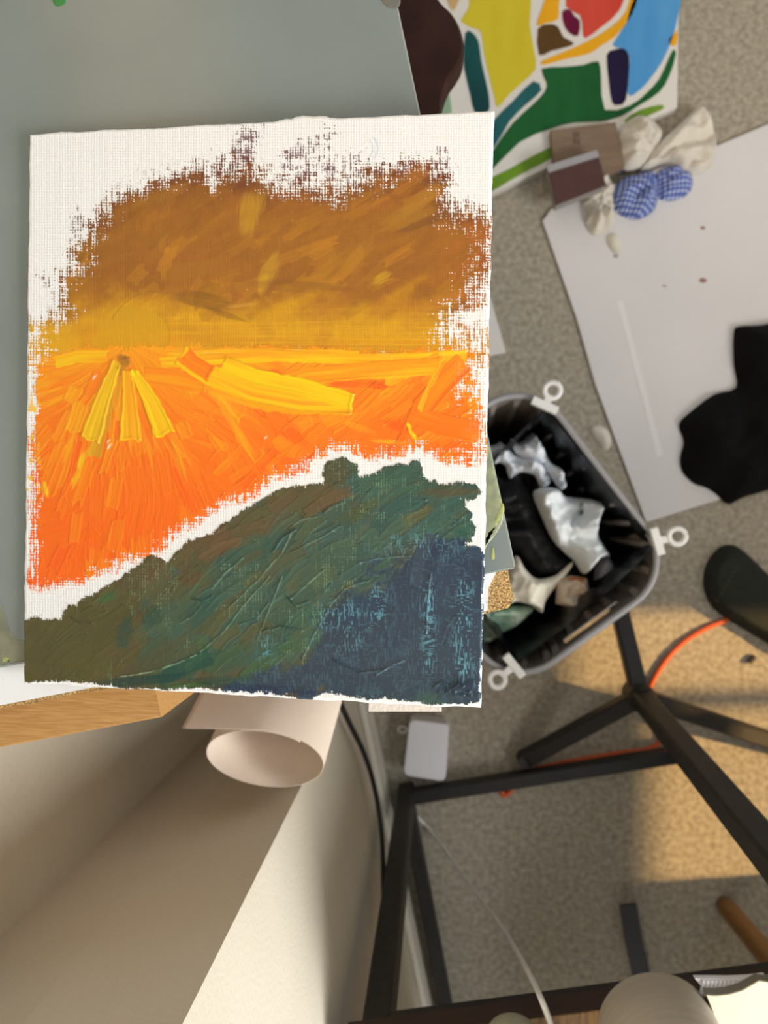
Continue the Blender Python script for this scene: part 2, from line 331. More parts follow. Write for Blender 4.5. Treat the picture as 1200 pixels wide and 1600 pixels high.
    for i, (x, y, a, b, ang, c, am) in enumerate([(118, 748, 20, 7, 112, (252, 190, 24), .8), (128, 720, 22, 7, 110, (250, 196, 24), .7), (70, 762, 16, 6, 75, (250, 200, 30), .8), (105, 700, 30, 6, 105, (252, 170, 24), .6), (140, 640, 40, 9, 118, (252, 160, 24), .5),
        (380, 690, 40, 8, 60, (252, 170, 24), .6), (352, 640, 60, 10, 62, (252, 180, 30), .5), (280, 720, 40, 5, 70, (252, 166, 26), .6), (300, 560 + 60, 50, 9, 30, (250, 150, 24), .6), (500, 655, 70, 6, 170, (246, 150, 30), .6), (560, 668, 34, 6, 20, (248, 150, 24), .7), (610, 690, 40, 4, 5, (250, 180, 30), .6), (620, 666, 30, 10, 20, (238, 92, 20), .7), (428, 581, 12, 5, 8, (246, 110, 30), .9), (540, 598, 40, 8, 5, (240, 100, 24), .8), (590, 602, 22, 8, 8, (238, 96, 24), .8), (440, 665, 60, 16, 40, (240, 100, 22), .7)]):
        dab(x, y, a, b, ang, c, am * 1.0, 100 + i, .12)
    fl = ss(.62, .75, vn(X / 6, Y / 9, 47) + .3 * (vn(X / 2, Y / 2, 49) - .5)) * ss(68, 54, X) * ss(36, 42, X) * ss(600, 640, Y) * ss(800, 760, Y); mix((250, 196, 40), fl * .9)
    # ---------------- loaded yellow strokes
    rays = []
    stroke([(84, 566), (120, 556), (168, 556)], 20, (250, 198, 22), (250, 164, 24), .2, 201)
    stroke([(250, 566), (420, 556), (600, 562), (728, 556)], 18, (252, 204, 16), (240, 160, 22), .22, 202, amt=.9)
    stroke([(262, 552), (420, 546), (560, 552)], 8, (252, 196, 20), (226, 140, 22), .15, 203, amt=.7)
    stroke([(222, 586), (270, 592), (322, 600)], 26, (252, 132, 18), (252, 160, 22), .3, 204)
    stroke([(600, 598), (645, 578), (690, 556)], 16, (250, 160, 22), (252, 190, 24), .25, 205)
    stroke([(440, 600), (476, 588), (560, 580), (690, 572)], 26, (250, 150, 20), (252, 186, 24), .35, 206, amt=.95)
    stroke([(724, 566), (690, 600), (662, 634), (654, 652), (690, 664), (748, 676)], 34, (252, 146, 20), (251, 118, 20), .35, 207, amt=.9)
    stroke([(690, 568), (668, 606), (654, 640)], 8, (252, 186, 26), (250, 160, 24), .3, 208)
    stroke([(330, 606), (420, 634), (520, 640)], 20, (250, 170, 26), (252, 140, 22), .25, 209, amt=.8)
    rays.append(stroke([(282, 556), (322, 584), (392, 614), (470, 630), (548, 632)], 32, (252, 196, 16), (252, 158, 20), .55, 210))
    rays.append(stroke([(346, 568), (400, 590), (470, 604), (552, 628)], 26, (254, 204, 14), (250, 178, 20), .6, 211))
    stroke([(286, 552), (300, 566), (332, 586)], 26, (252, 150, 20), (253, 128, 20), .4, 212)
    stroke([(168, 610), (160, 660), (146, 712)], 22, (232, 186, 30), (206, 156, 34), .2, 213, amt=.8)
    rays.append(stroke([(182, 566), (160, 624), (140, 688)], 15, (252, 208, 18), (232, 178, 30), .6, 214, endw=32))
    rays.append(stroke([(198, 576), (202, 630), (203, 690)], 15, (246, 186, 26), (250, 166, 24), .6, 215, endw=33))
    stroke([(208, 580), (230, 630), (247, 682)], 12, (254, 212, 16), (250, 190, 24), .6, 216)
    rays.append(stroke([(212, 586), (238, 630), (258, 680)], 14, (252, 200, 20), (248, 184, 24), .6, 217, endw=30))
    dab(186, 600, 50, 5, 98, (196, 150, 40), .6, 150); dab(192, 566, 13, 14, 0, (170, 116, 34), .9, 151, .2); dab(196, 560, 10, 5, 20, (134, 88, 40), .7, 152)
    for i, (x, y) in enumerate([(637, 666), (646, 682), (641, 676)]): dab(x, y, 7, 4, 70, (254, 206, 20), .95, 160 + i, .3)
    for (x, y, a) in [(147, 590, 6), (170, 698, 8), (168, 690, 5), (414, 684, 4)]: dab(x, y, a, 2, -55, (250, 225, 205), .9, 170)
    # ---------------- hill in greens and blue
    dh = S(HIL); dhn = dh + wob * 7 + (fbm(X / 7, Y / 7, 51, 2) - .5) * 7
    cov3 = ss(-1.0, 1.4, dhn + 1.5 - np.clip(dry, 0, 1) * 9); reg[dh > 0] = 3
    zz = fbm((X * .55 - Y * .83) / 12, (X * .83 + Y * .55) / 60, 52, 4)
    zz = fbm((X * .6 + Y * .8) / 14, (X * .8 - Y * .6) / 80, 52, 4)                     # strokes rising to the right
    tt = (X - 40) / 500 + (Y - 900) / 600 + (zz - .5) * .8
    hc = grad(tt, [(-.1, (86, 76, 46)), (.2, (84, 80, 48)), (.42, (78, 82, 54)), (.62, (66, 86, 68)), (.85, (58, 86, 78)), (1.2, (56, 82, 78))])
    top = ss(75, 10, dh + (zz - .5) * 60) * ss(560, 480, X); hc = hc * (1 - .75 * top[..., None]) + lin((90, 76, 46)) * (.75 * top[..., None])
    lft = ss(190, 110, X) ; hc = hc * (1 - .8 * lft[..., None]) + lin((82, 78, 42)) * (.8 * lft[..., None])
    pat = ss(.54, .66, fbm(X / 44, Y / 34, 53, 4)); pp = pat * ss(180, 340, X + (Y - 950) * .5)
    hc = hc * (1 - .4 * pp[..., None]) + lin((52, 80, 68)) * (.4 * pp[..., None])
    pat2 = ss(.55, .66, fbm(X / 40, Y / 32, 54, 4)); hc = hc * (1 - .3 * pat2[..., None]) + lin((92, 82, 56)) * (.3 * pat2[..., None])
    rt = ss(560, 640, X) * ss(880, 780, Y); hc = hc * (1 - .5 * rt[..., None]) + lin((62, 84, 66)) * (.5 * rt[..., None])
    db = S(BLU) + (fbm((X * .6 + Y * .8) / 20, (X * .8 - Y * .6) / 60, 55, 4) - .5) * 110
    bm = ss(-6, 10, db); bc = grad(Y + (fbm(X / 50, Y / 26, 56, 3) - .5) * 60, [(860, (42, 56, 76)), (960, (48, 63, 80)), (1040, (52, 66, 80)), (1100, (46, 62, 76))])
    hc = hc * (1 - bm[..., None]) + bc * bm[..., None]
    mix(hc, cov3)
    kn = fbm((X * .6 + Y * .8) / 11, (X * .8 - Y * .6) / 55, 66, 2); kn = np.floor(kn * 6) / 6 + .12 * np.maximum(0, (kn * 6) % 1 - .7)
    hgt = hgt * (1 - .55 * cov3) + cov3 * (.22 + .5 * (kn - .5) * (1 - .75 * bm) + .4 * (zz - .5) * (1 - bm) + .2 * (fbm(X / 18, Y / 16, 57, 3) - .5))
    rs = np.random.RandomState(12); ridge_y = lambda x: np.interp(x, [34, 100, 236, 350, 440, 505, 660, 745], [966, 960, 872, 818, 764, 752, 750, 758])
    for i in range(260):                                                              # knife strokes rising to the right
        x = rs.uniform(60, 745); y = rs.uniform(ridge_y(x) + 4, 1070); dp_ = y - ridge_y(x); inb = sdf(BLU, np.array([x]), np.array([y]))[0] > 8
        if inb and rs.rand() < .8: continue
        an = math.radians(rs.uniform(-58, -32)); L_ = rs.uniform(30, 95)
        if x < 190: pal = [(84, 80, 44), (80, 78, 42), (88, 80, 50)]
        elif dp_ < 55 and x < 520: pal = [(92, 78, 50), (88, 82, 52), (80, 84, 54), (96, 76, 52)]
        elif y > 1045 and x < 420: pal = [(32, 70, 62), (44, 80, 60), (62, 88, 60)]
        elif x > 560: pal = [(54, 86, 76), (60, 86, 70), (78, 82, 56), (50, 80, 74)]
        else: pal = [(60, 88, 74), (70, 88, 66), (56, 84, 76), (80, 84, 56), (64, 92, 78), (72, 80, 58)]
        if inb: pal = [(46, 60, 78), (52, 66, 82), (42, 58, 72)]; an = math.radians(rs.uniform(-100, -60))
        c = np.array(pal[rs.randint(len(pal))]) * rs.uniform(.92, 1.06)
        stroke([(x, y), (x + L_ * .5 * math.cos(an), y + L_ * .5 * math.sin(an)), (x + L_ * math.cos(an + .15), y + L_ * math.sin(an + .15))], rs.uniform(10, 30), c, c * 1.05, .38, 1000 + i, fs=5, amt=rs.uniform(.5, .95), ragged=5, mask=cov3 * (1 - .6 * bm * (not inb)))
    mk = cov3
    dab(526, 738, 30, 22, 100, (76, 76, 54), .9, 180, .2); dab(620, 748, 50, 26, 0, (54, 88, 74), .85, 181, .2); dab(700, 770, 60, 12, 172, (84, 78, 50), .8, 182, .2); dab(725, 830, 24, 12, 0, (46, 84, 72), .9, 183)
    for i, (x, y, a, b, ang, c) in enumerate([(195, 985, 14, 34, 20, (44, 74, 60)), (236, 965, 14, 24, 30, (44, 74, 60)), (430, 850, 40, 14, 132, (48, 84, 78)), (350, 880, 40, 16, 140, (52, 82, 74)), (310, 960, 40, 22, 140, (46, 82, 72)), (165, 935, 22, 9, 150, (54, 98, 60)), (300, 905, 26, 10, 160, (92, 70, 46)), (330, 830, 30, 9, 150, (96, 70, 44)), (500, 880, 60, 16, 140, (56, 84, 72)), (620, 790, 80, 12, 165, (50, 84, 78)), (560, 800, 40, 14, 150, (72, 82, 52)), (470, 965, 40, 20, 150, (58, 92, 76)), (430, 1000, 50, 20, 140, (54, 86, 74)), (225, 1062, 95, 10, 174, (22, 62, 58)), (330, 1066, 60, 12, 175, (28, 70, 62)), (290, 1070, 40, 7, 178, (70, 98, 56)), (420, 1078, 90, 9, 182, (34, 48, 76)), (560, 950, 40, 26, 150, (40, 64, 84)), (120, 1010, 60, 40, 0, (84, 80, 44)), (265, 1020, 60, 22, 150, (78, 80, 54)), (365, 1030, 50, 16, 150, (60, 86, 66)), (720, 1070, 40, 22, 0, (44, 62, 80))]):
        dab(x, y, a, b, ang, c, .75, 190 + i, .15); 
    # ground showing through the thin paint
    thr = ss(.26, .42, dry + .12 * wv) * cov3
    patch = ss(.5, .66, fbm(X / 36, Y / 50, 58, 3))
    mix((116, 146, 112), thr * patch * (1 - bm) * .6 * ss(90, 260, X) + thr * .10 * (1 - bm))
    vcl = np.exp(-((X - 722) / 14) ** 2) * ss(890, 930, Y) * ss(1075, 1040, Y) + np.exp(-((X - 668) / 9) ** 2) * ss(900, 920, Y) * ss(1070, 1020, Y) + np.exp(-((X - 510) / 18) ** 2) * ss(930, 950, Y) * ss(990, 960, Y) + np.exp(-((X - 588) / 12) ** 2) * ss(900, 940, Y) * ss(1000, 960, Y) + .5 * np.exp(-((X - 545) / 20) ** 2) * ss(930, 950, Y) * ss(1040, 1000, Y) + .6 * np.exp(-(((X - 640) / 60) ** 2 + ((Y - 850) / 20) ** 2)) + .7 * np.exp(-(((X - 415) / 14) ** 2 + ((Y - 1010) / 26) ** 2))
    tl_ = np.maximum(ss(.70, .80, vn(X / 1.15, Y / 7, 73) * .75 + vn(X / 9, Y / 20, 74) * .35), .8 * ss(.74, .84, vn(X / 5, Y / 1.2, 75) * .75 + vn(X / 14, Y / 12, 76) * .35))
    mix((112, 180, 200), np.clip(tl_ * np.clip(vcl * 1.3, 0, 1), 0, 1) * cov3 * .5 + tl_ * bm * cov3 * .10)
    # knife ridges and scratches
    def scratch(pts, c, w=1.2, h=.25, amt=.75, seed=0):
        nonlocal hgt
        pts = np.array(pts, float); q_ = loc(*(pts.min(0) - 8), *(pts.max(0) + 8)); X_ = X[q_]; Y_ = Y[q_]; d = np.full(X_.shape, 1e9)
        for a, b in zip(pts[:-1], pts[1:]):
            e = b - a; t = np.clip(((X_ - a[0]) * e[0] + (Y_ - a[1]) * e[1]) / (e @ e), 0, 1)
            d = np.minimum(d, np.hypot(X_ - a[0] - t * e[0], Y_ - a[1] - t * e[1]))
        m = ss(w, w * .3, d + (vn(X_ / 5, Y_ / 5, 300 + seed) - .5) * 1.6) * ss(.25, .6, vn(X_ / 9, Y_ / 9, 310 + seed))
        mix(c, m * amt, q_); hgt[q_] += h * ss(w * 2.2, 0, d)
    LG = (132, 160, 128)
    for i, p in enumerate([[(180, 1058), (232, 1050), (276, 1036), (312, 1020)], [(312, 1018), (350, 985), (380, 945), (420, 900)], [(355, 950), (400, 908), (440, 862), (456, 830)], [(280, 974), (300, 962), (312, 948)], [(330, 920), (350, 896), (378, 872)], [(455, 862), (500, 840), (530, 822)], [(452, 936), (480, 912), (505, 890)], [(400, 1000), (420, 950), (440, 900)], [(372, 976), (400, 966), (420, 940)], [(510, 950), (540, 918), (580, 905)], [(664, 990), (668, 930), (672, 895)], [(585, 1055), (610, 1040), (630, 1032)], [(470, 1030), (490, 990), (510, 955)], [(450, 825), (470, 812), (500, 806)], [(560, 880), (590, 872), (640, 868)]]):
        scratch(p, LG if i < 9 else (112, 146, 150), 1.1 if i else 1.4, .3, .5 if i else .8, i)
    for i, p in enumerate([[(112, 965), (125, 972), (142, 974)], [(505, 800), (520, 790), (535, 784)], [(425, 862), (440, 840), (460, 828)], [(300, 935), (318, 938), (330, 930)], [(260, 1074), (300, 1066), (330, 1070)], [(446, 930), (462, 946), (480, 940)], [(676, 1072), (690, 1064), (700, 1078), (716, 1066), (730, 1080)], [(410, 985), (440, 978), (470, 985)], [(520, 1030), (560, 1050), (600, 1046)]]):
        scratch(p, (30, 44, 44), 1.6, .5, .7, 40 + i)
    # lumps of thick paint low right
    lump = np.exp(-(((X - 715) / 34) ** 2 + ((Y - 1076) / 18) ** 2)) * ss(.5, .7, vn(X / 6, Y / 6, 59)); hgt = hgt + lump * .5; mix((26, 36, 50), lump * .6)
    # small pale blue crescent left bare and drawn on the ground
    rc = np.hypot(X - 566, Y - 232); cr = ss(2.2, .5, np.abs(rc - 24)) * (np.abs(Y - 232) < 17) * (X > 570); rc2 = np.hypot(X - 560, Y - 232); cr2 = ss(1.8, .4, np.abs(rc2 - 22)) * (np.abs(Y - 232) < 15) * (X > 570)
    mix((176, 200, 228), (np.maximum(cr, cr2) * ss(-.25, .2, dry + .2)) * .6)
    # soft roll-off at the board's rim is handled by the mesh
    return np.clip(col, 0.002, .93), hgt, reg, rays
# ------------------------------------------------------------------ crumpled things: an outline filled with a folded relief
def crumple(name, outline, z0, h, m, parent=None, seed=0, step=.004, edge=.02, ridge=.6, scale=.03, base_h=0.0, radial=None, smooth=True, rnd=True):
    P = smooth_loop([(p.x, p.y) for p in wpoly(outline, z0)], 3) if rnd else wpoly(outline, z0)
    poly = [(p[0], p[1]) for p in P]; xs = [p[0] for p in poly]; ys = [p[1] for p in poly]
    X, Y = np.meshgrid(np.arange(min(xs) - step * 2, max(xs) + step * 2, step), np.arange(min(ys) - step * 2, max(ys) + step * 2, step))
    D = sdf(poly, X, Y)
    wx = X + .35 * scale * (vn(X / scale, Y / scale, seed + 9) - .5) * 2; wy = Y + .35 * scale * (vn(X / scale + 7, Y / scale, seed + 8) - .5) * 2
    rs = np.random.RandomState(seed + 77); r1 = np.zeros(X.shape); tw = 0                # sharp creases: triangle waves in random directions
    for k in range(7):
        t = rs.rand() * np.pi; lam = scale * (.7 + 1.6 * rs.rand()); am = lam ** .8
        ph = (wx * np.cos(t) + wy * np.sin(t)) / lam + rs.rand() * 9; r1 = r1 + am * (1 - 2 * np.abs((ph % 1) - .5)); tw += am
    r1 = np.clip((r1 / tw - .5) * 2.2 + .5, 0, 1); r2 = vn(wx / (scale * .3), wy / (scale * .3), seed + 3)
    r2 = 1 - np.abs(2 * r2 - 1)
    if radial:                                                     # pleats gathered at a pinch point
        c = at(radial[0], radial[1], z0); th = np.arctan2(Y - c.y, X - c.x) + .5 * (vn(X / .03, Y / .03, seed + 5) - .5); rd = np.hypot(X - c.x, Y - c.y)
        pl = 1 - 2 * np.abs(((th * radial[2] / (2 * np.pi)) % 1) - .5); pl = pl * (.55 + .45 * vn(th * radial[2] / 6.283, rd * 0, seed + 6)); r1 = np.clip(.7 * pl + .3 * r1, 0, 1) * np.clip(.35 + rd / .035, 0, 1)
    prof = np.clip(D / edge, 0, 1) ** .6
    Z = z0 + base_h * np.clip(D / .004, 0, 1) + prof * h * ((1 - ridge) + ridge * (.8 * r1 + .2 * r2))
    Z = np.maximum(Z, z0 + .0004)
    gy, gx = np.gradient(D, step); out = D < 0
    k = np.where(out, np.clip(-D, 0, step * 1.5), 0); Xs = X + gx * k; Ys = Y + gy * k; Z = np.where(out, z0, Z)
    keep = D > -step * 1.45; idx = -np.ones(D.shape, int); idx[keep] = np.arange(keep.sum())
    V = np.stack([Xs[keep], Ys[keep], Z[keep]], 1)
    a, b, c, d = idx[:-1, :-1], idx[:-1, 1:], idx[1:, 1:], idx[1:, :-1]
    inn = (D[:-1, :-1] > 0) | (D[:-1, 1:] > 0) | (D[1:, 1:] > 0) | (D[1:, :-1] > 0)
    ok = (a >= 0) & (b >= 0) & (c >= 0) & (d >= 0) & inn
    Fc = np.stack([a[ok], b[ok], c[ok], d[ok]], 1).tolist()
    return mesh_obj(name, V, Fc, m, parent, smooth)

# ------------------------------------------------------------------ the room
M_carpet = mat('carpet_pile', (138, 130, 114), .95, (190, 181, 164), 120, 10, contrast=(.25, .75), bump=.5, bscale=900, spec=.05)
M_wall = mat('wall_paint', (204, 196, 178), .8, (210, 202, 185), 6, 3, bump=.25, bscale=260, spec=.25)
M_trim = mat('trim_paint', (226, 222, 208), .45)
M_white_board = mat('white_laminate', (190, 190, 186), .35, (244, 246, 248), 300, 2, contrast=(.25, .31))
M_chip = mat('chipboard', (142, 106, 62), .85, (216, 180, 118), 900, 3, contrast=(.38, .6), bump=.8, bscale=800)
DA = math.atan2(167, 805)
E1 = Vector((math.cos(DA), math.sin(DA), 0)); E2 = Vector((-math.sin(DA), math.cos(DA), 0))
M_oak = mat('oak', (178, 130, 72), .5, (206, 160, 100), 70, 6, stretch=(1, 16, 16), rot=-DA, contrast=(.3, .7), bump=.15, bscale=120)
M_black_metal = mat('black_powder_coat', (30, 27, 24), .5, (40, 36, 32), 60, bump=.1, bscale=500)
M_white_plastic = mat('white_plastic', (232, 230, 226), .4)

fl = MB().add([(-3, -3, 0), (3, -3, 0), (3, 3, 0), (-3, 3, 0), (-3, -3, -.05), (3, -3, -.05), (3, 3, -.05), (-3, 3, -.05)], [[0, 1, 2, 3], [7, 6, 5, 4], [0, 4, 5, 1], [1, 5, 6, 2], [2, 6, 7, 3], [3, 7, 4, 0]])
tag(fl.build('floor', M_carpet), 'grey beige carpet covering the whole floor', kind='structure')
WN = Vector((E1.x, E1.y, 0)); WM = Vector((E2.x, E2.y, 0))     # wall frame runs with the desk
C1 = at(561, 1048, 0); C2 = C1 - WN * .178
def wallbox(name, a, b, back, h=2.4, label=None):                # a, b along the visible face; back = direction into the wall
    t = back * .1; V = [a, b, b + t, a + t]; V = V + [v + Vector((0, 0, h)) for v in V]
    return tag(MB().add(V, [[0, 1, 2, 3], [4, 5, 6, 7], [0, 1, 5, 4], [1, 2, 6, 5], [2, 3, 7, 6], [3, 0, 4, 7]]).build(name, M_wall), label, kind='structure')
wallbox('wall_side', C1, C1 - WM * 1.6, -WN, 2.4, 'sunlit cream wall to the right of the corner edge')
wallbox('wall_end', C2 - WN * .1, C1 - WN * .1 + WN * .0, -WM, 2.4, 'shaded cream wall behind the paper roll')
wallbox('wall_left', C2 + WM * 2.2, C2 - WM * .1, -WN, 2.4, 'pale cream wall under the desk edge')
bb = MB(); a = C1 + WN * .005 + WM * .009; b = C1 - WM * 1.55 + WN * .005
bb.beam(a + Vector((0, 0, .04)), b + Vector((0, 0, .04)), .010, .08, bev=.003)
bb.beam(C1 + WN * .009 + WM * .0055 + Vector((0, 0, .04)), C1 - WN * .172 + WM * .0055 + Vector((0, 0, .04)), .010, .08, bev=.003)
tag(bb.build('baseboard_side', M_trim), 'off-white baseboard along the foot of the cream walls', kind='structure')
# wall with assumed openings shaped to the sun patches (right of the frame)
XW = 1.5
def toW(p):                                                      # where the sun ray that lands on p crosses the right wall
    t = (XW - p.x) / -SUN.x; return p - SUN * t
def hole(pa, pb, zlo):                                           # floor corner (left/far) pa, near corner pb
    A = toW(pa); B = toW(pb); return (min(A.y, B.y), max(A.y, B.y), zlo, A.z + .08 * SUN.z / SUN.x + .012)
hA = hole(at(1040, 1096), at(1040, 1394), .12); hB = hole(at(852, 945), at(852, 1096), .12)
yA0, yA1, _, zA = hA; yB0, yB1, _, zB = hB; yA1 = yB0
hC = (-1.27, -.33, .86, 1.76)  # outline of the last added frame; no opening is cut here
ys = sorted({-2.2, hC[0], yA0, yA1, hC[1], yB1, 2.0}); zs = [0, .12, zA, zB, hC[2], hC[3], 2.5]
wb = MB()
for i in range(len(ys) - 1):
    for j in range(len(zs) - 1):
        cy = (ys[i] + ys[i + 1]) / 2; cz = (zs[j] + zs[j + 1]) / 2
        op = (yA0 < cy < yA1 and .12 < cz < zA) or (yB0 < cy < yB1 and .12 < cz < zB)
        if not op:
            y0, y1, z0, z1 = ys[i], ys[i + 1], zs[j], zs[j + 1]
            wb.add([(XW, y0, z0), (XW + .08, y0, z0), (XW + .08, y1, z0), (XW, y1, z0), (XW, y0, z1), (XW + .08, y0, z1), (XW + .08, y1, z1), (XW, y1, z1)], [[0, 1, 2, 3], [4, 5, 6, 7], [0, 1, 5, 4], [1, 2, 6, 5], [2, 3, 7, 6], [3, 0, 4, 7]])
tag(wb.build('wall_right', M_wall), 'cream wall with assumed openings on the sunny side', kind='structure')
for k, (y0, y1, z0, z1) in enumerate([(yA0, yA1, .12, zA), (yB0, yB1, .12, zB), hC]):  # added frames for assumed windows; the last sits on solid wall
    f = MB()
    for p, q in [((y0, z0), (y1, z0)), ((y1, z0), (y1, z1)), ((y1, z1), (y0, z1)), ((y0, z1), (y0, z0))]:
        f.beam((XW - .005, p[0], p[1]), (XW - .005, q[0], q[1]), .03, .012, up=Vector((1, 0, 0)))
    tag(f.build('window_%d' % (k + 1), M_trim), 'added white frame of one of the assumed windows', kind='structure')

added_shelf = MB(); added_shelf.beam((1.125, -1.62, .745), (1.125, -.31, .745), .75, .03, bev=.004)  # unseen shelf added to keep area light off the carpet under the side table
for yy in (-1.55, -.95): added_shelf.beam((1.44, yy, .0), (1.44, yy, .73), .06, .1)
tag(added_shelf.build('shade_shelf', M_trim), 'added unseen white shelf that shades the carpet under the side table', kind='structure')

# ------------------------------------------------------------------ desk: white board on an oak frame by the wall
DZ = .75; O = at(806, 946, DZ); dleft = (C2 - O).dot(E1) + .004       # distance to the wall plane
desk = thing('desk', 'white laminate desk top with chipped corner on an oak frame', 'desk', Vector((O.x - .2, O.y + .3, 0)))
def dp(u, v, z): return O + E1 * u + E2 * v + Vector((0, 0, z - DZ))
bd = MB(); chip = [(-.0155, 0), (-.0125, .012), (-.006, .020), (0, .0245)]
poly = [dp(dleft, 0, 0), dp(-.0155, 0, 0), dp(-.0125, .012, 0), dp(-.006, .0205, 0), dp(0, .0245, 0), dp(0, .72, 0), dp(dleft, .72, 0)]
bd.prism(poly, DZ - .0008, DZ); bd.build('laminate_top', M_white_board, desk)
cr = MB(); rp = [dp(dleft, -.0022, 0)] + [dp(dleft + (-.03 - dleft) * k / 40, -.0016 - .0012 * ((k * 7) % 5) / 4, 0) for k in range(1, 40)] + [dp(-.004, -.0008, 0), dp(.0, .004, 0), dp(-.0005, .012, 0), dp(.0006, .03, 0), dp(.0006, .72, 0), dp(dleft, .72, 0)]
cr.prism(rp, DZ - .018, DZ - .0009); cr.build('board_core', M_chip, desk)
oz = DZ - .0200; oc_ = at(252, 1121, oz); uo = (oc_ - O).dot(E1); vo = (oc_ - O).dot(E2)
ap = MB(); aw = -vo + .004; ap.beam(dp(dleft, vo + aw / 2, oz - .045), dp(uo, vo + aw / 2, oz - .045), aw, .09, bev=.0012); ap.build('apron', M_oak, desk)
ap = MB(); ap.beam(dp(uo - .0085, vo + aw + .0005, oz - .045), dp(uo - .0085, .70, oz - .045), .017, .09, bev=.0012); ap.build('apron', M_oak, desk)
for (u, v) in [(uo - .10, vo + .05), (uo - .10, .66), (dleft + .03, vo + .045), (dleft + .03, .66)]:
    lg = MB(); lg.beam(dp(u, v, 0), dp(u, v, oz), .042, .042); lg.build('leg', M_oak, desk)

# grey glass palette with dried paint
M_glass = mat('grey_palette_glass', (122, 131, 129), .22, (134, 144, 141), 9, 5, contrast=(.3, .7), spec=.55)
M_glassedge = mat('glass_edge', (150, 158, 152), .2)
GC = at(803, 886, DZ + .006); GB = at(0, 1041, DZ + .006); GR = at(617, 0, DZ + .006)
g1 = (GB - GC).normalized(); g2 = (GR - GC).normalized()
pal = thing('glass_palette', 'large grey glass mixing palette lying under the sunset painting', 'palette', Vector((GC + g1 * .18 + g2 * .2).to_tuple()[:2] + (DZ,)))
def gp(a, b): p = GC + g1 * a + g2 * b; return p
sheet = MB(); sheet.prism([gp(0, 0), gp(.31, 0), gp(.31, .44), gp(0, .44)], DZ + .0002, DZ + .006, .0008); sheet.build('glass_sheet', M_glass, pal)
rim_ = MB()
for p, q in [((-.0003, 0), (-.0003, .44)), ((0, -.0003), (.31, -.0003))]:
    rim_.beam(gp(*p) - Vector((0, 0, .0028)), gp(*q) - Vector((0, 0, .0028)), .0012, .0052)
rim_.build('ground_edge', M_glassedge, pal)
def smear(px, m, seed, h=.0007): return crumple('dried_paint', px, DZ + .0061, h, m, pal, seed, .0012, .004, .7, .008)
M_pg = mat('dried_paint_green', (134, 142, 116), .4, (164, 168, 128), 160, 4); M_py = mat('dried_paint_yellow', (186, 188, 112), .4, (150, 160, 96), 260, 4)
M_po = mat('dried_paint_olive', (112, 116, 98), .4, (136, 136, 112), 90, 5); M_pd = mat('dried_paint_plum', (60, 44, 44), .4, (92, 76, 66), 300); M_pgrn = mat('dried_paint_leaf', (48, 128, 60), .4)
M_pf = mat('thin_olive_film', (112, 120, 104), .3, (120, 128, 112), 60)
smear([(752, 700), (765, 700), (776, 750), (787, 800), (780, 826), (762, 850), (752, 856)], M_pg, 1)
smear([(758, 842), (770, 812), (784, 786), (788, 800), (775, 824), (757, 858)], M_py, 2, .0012)
smear([(768, 858), (771, 854), (773, 872), (768, 874)], M_py, 3)
smear([(-60, 900), (-10, 930), (6, 955), (16, 985), (30, 1000), (48, 1004), (50, 1030), (10, 1036), (-60, 1046)], M_po, 4)
smear([(-20, 986), (4, 994), (36, 1024), (30, 1028), (0, 1006), (-20, 1000)], M_pd, 5)
smear([(3, 1020), (16, 1026), (15, 1034), (4, 1036)], M_py, 6); smear([(-10, 1000), (6, 1010), (4, 1030), (-12, 1030)], M_pg, 7)
smear([(82, -12), (100, -12), (102, 4), (92, 10), (84, 6)], M_pgrn, 8, .0012)
smear([(590, -10), (622, -10), (624, 10), (606, 12)], mat('dried_paint_grey', (106, 108, 100), .5), 9)

# ------------------------------------------------------------------ the sunset painting
QUAD = [(45, 208), (772, 171), (750, 1108), (34, 1068)]
def canvas_pose():
    A = []
    for (X, Y), (u, v) in zip([(0, 0), (1, 0), (1, 1), (0, 1)], QUAD):
        u -= 600; v -= 800; A += [[X, Y, 1, 0, 0, 0, -u * X, -u * Y, -u], [0, 0, 0, X, Y, 1, -v * X, -v * Y, -v]]
    H = np.linalg.svd(np.array(A, float))[2][-1].reshape(3, 3)
    B = np.diag([1 / F, 1 / F, 1]) @ H; B = B / B[2, 2]; k = .254 / np.linalg.norm(B[:, 0])
    c2w = lambda v: ROT @ Vector((v[0], -v[1], -v[2]))
    return H, c2w(B[:, 2] * k) + Vector((0, 0, ZC)), c2w(B[:, 0] * k), c2w(B[:, 1] * k)
Hm, CT, CA, CB = canvas_pose(); CB = CB - CA * (CB.dot(CA) / CA.dot(CA)); CNn = CB.cross(CA).normalized(); CNn = CNn if CNn.z > 0 else -CNn
TH = .0027
print('canvas corners z', [round((CT + CA * a + CB * b).z, 4) for a, b in ((0, 0), (1, 0), (1, 1), (0, 1))])
NX, NY = 720, 864
u, v = np.meshgrid(np.linspace(0, 1, NX + 1), np.linspace(0, 1, NY + 1))
den = Hm[2, 0] * u + Hm[2, 1] * v + Hm[2, 2]
PX = (Hm[0, 0] * u + Hm[0, 1] * v + Hm[0, 2]) / den + 600; PY = (Hm[1, 0] * u + Hm[1, 1] * v + Hm[1, 2]) / den + 800
colr, hgt, reg, rays = paint_canvas(PX, PY)
for k, (sl, ins) in enumerate(rays): q = reg[sl]; q[ins > .5] = 4 + k
ex = np.minimum(u, 1 - u) * .254; ey = np.minimum(v, 1 - v) * .305; ed = np.minimum(ex, ey)
hm = hgt * .0014 * np.clip(ed / .001, 0, 1) - .0011 * np.clip(1 - ed / .0016, 0, 1) ** 2
jag = lambda t, s: (fbm(t, t * 0 + .5, s, 4) - .5) * .0017
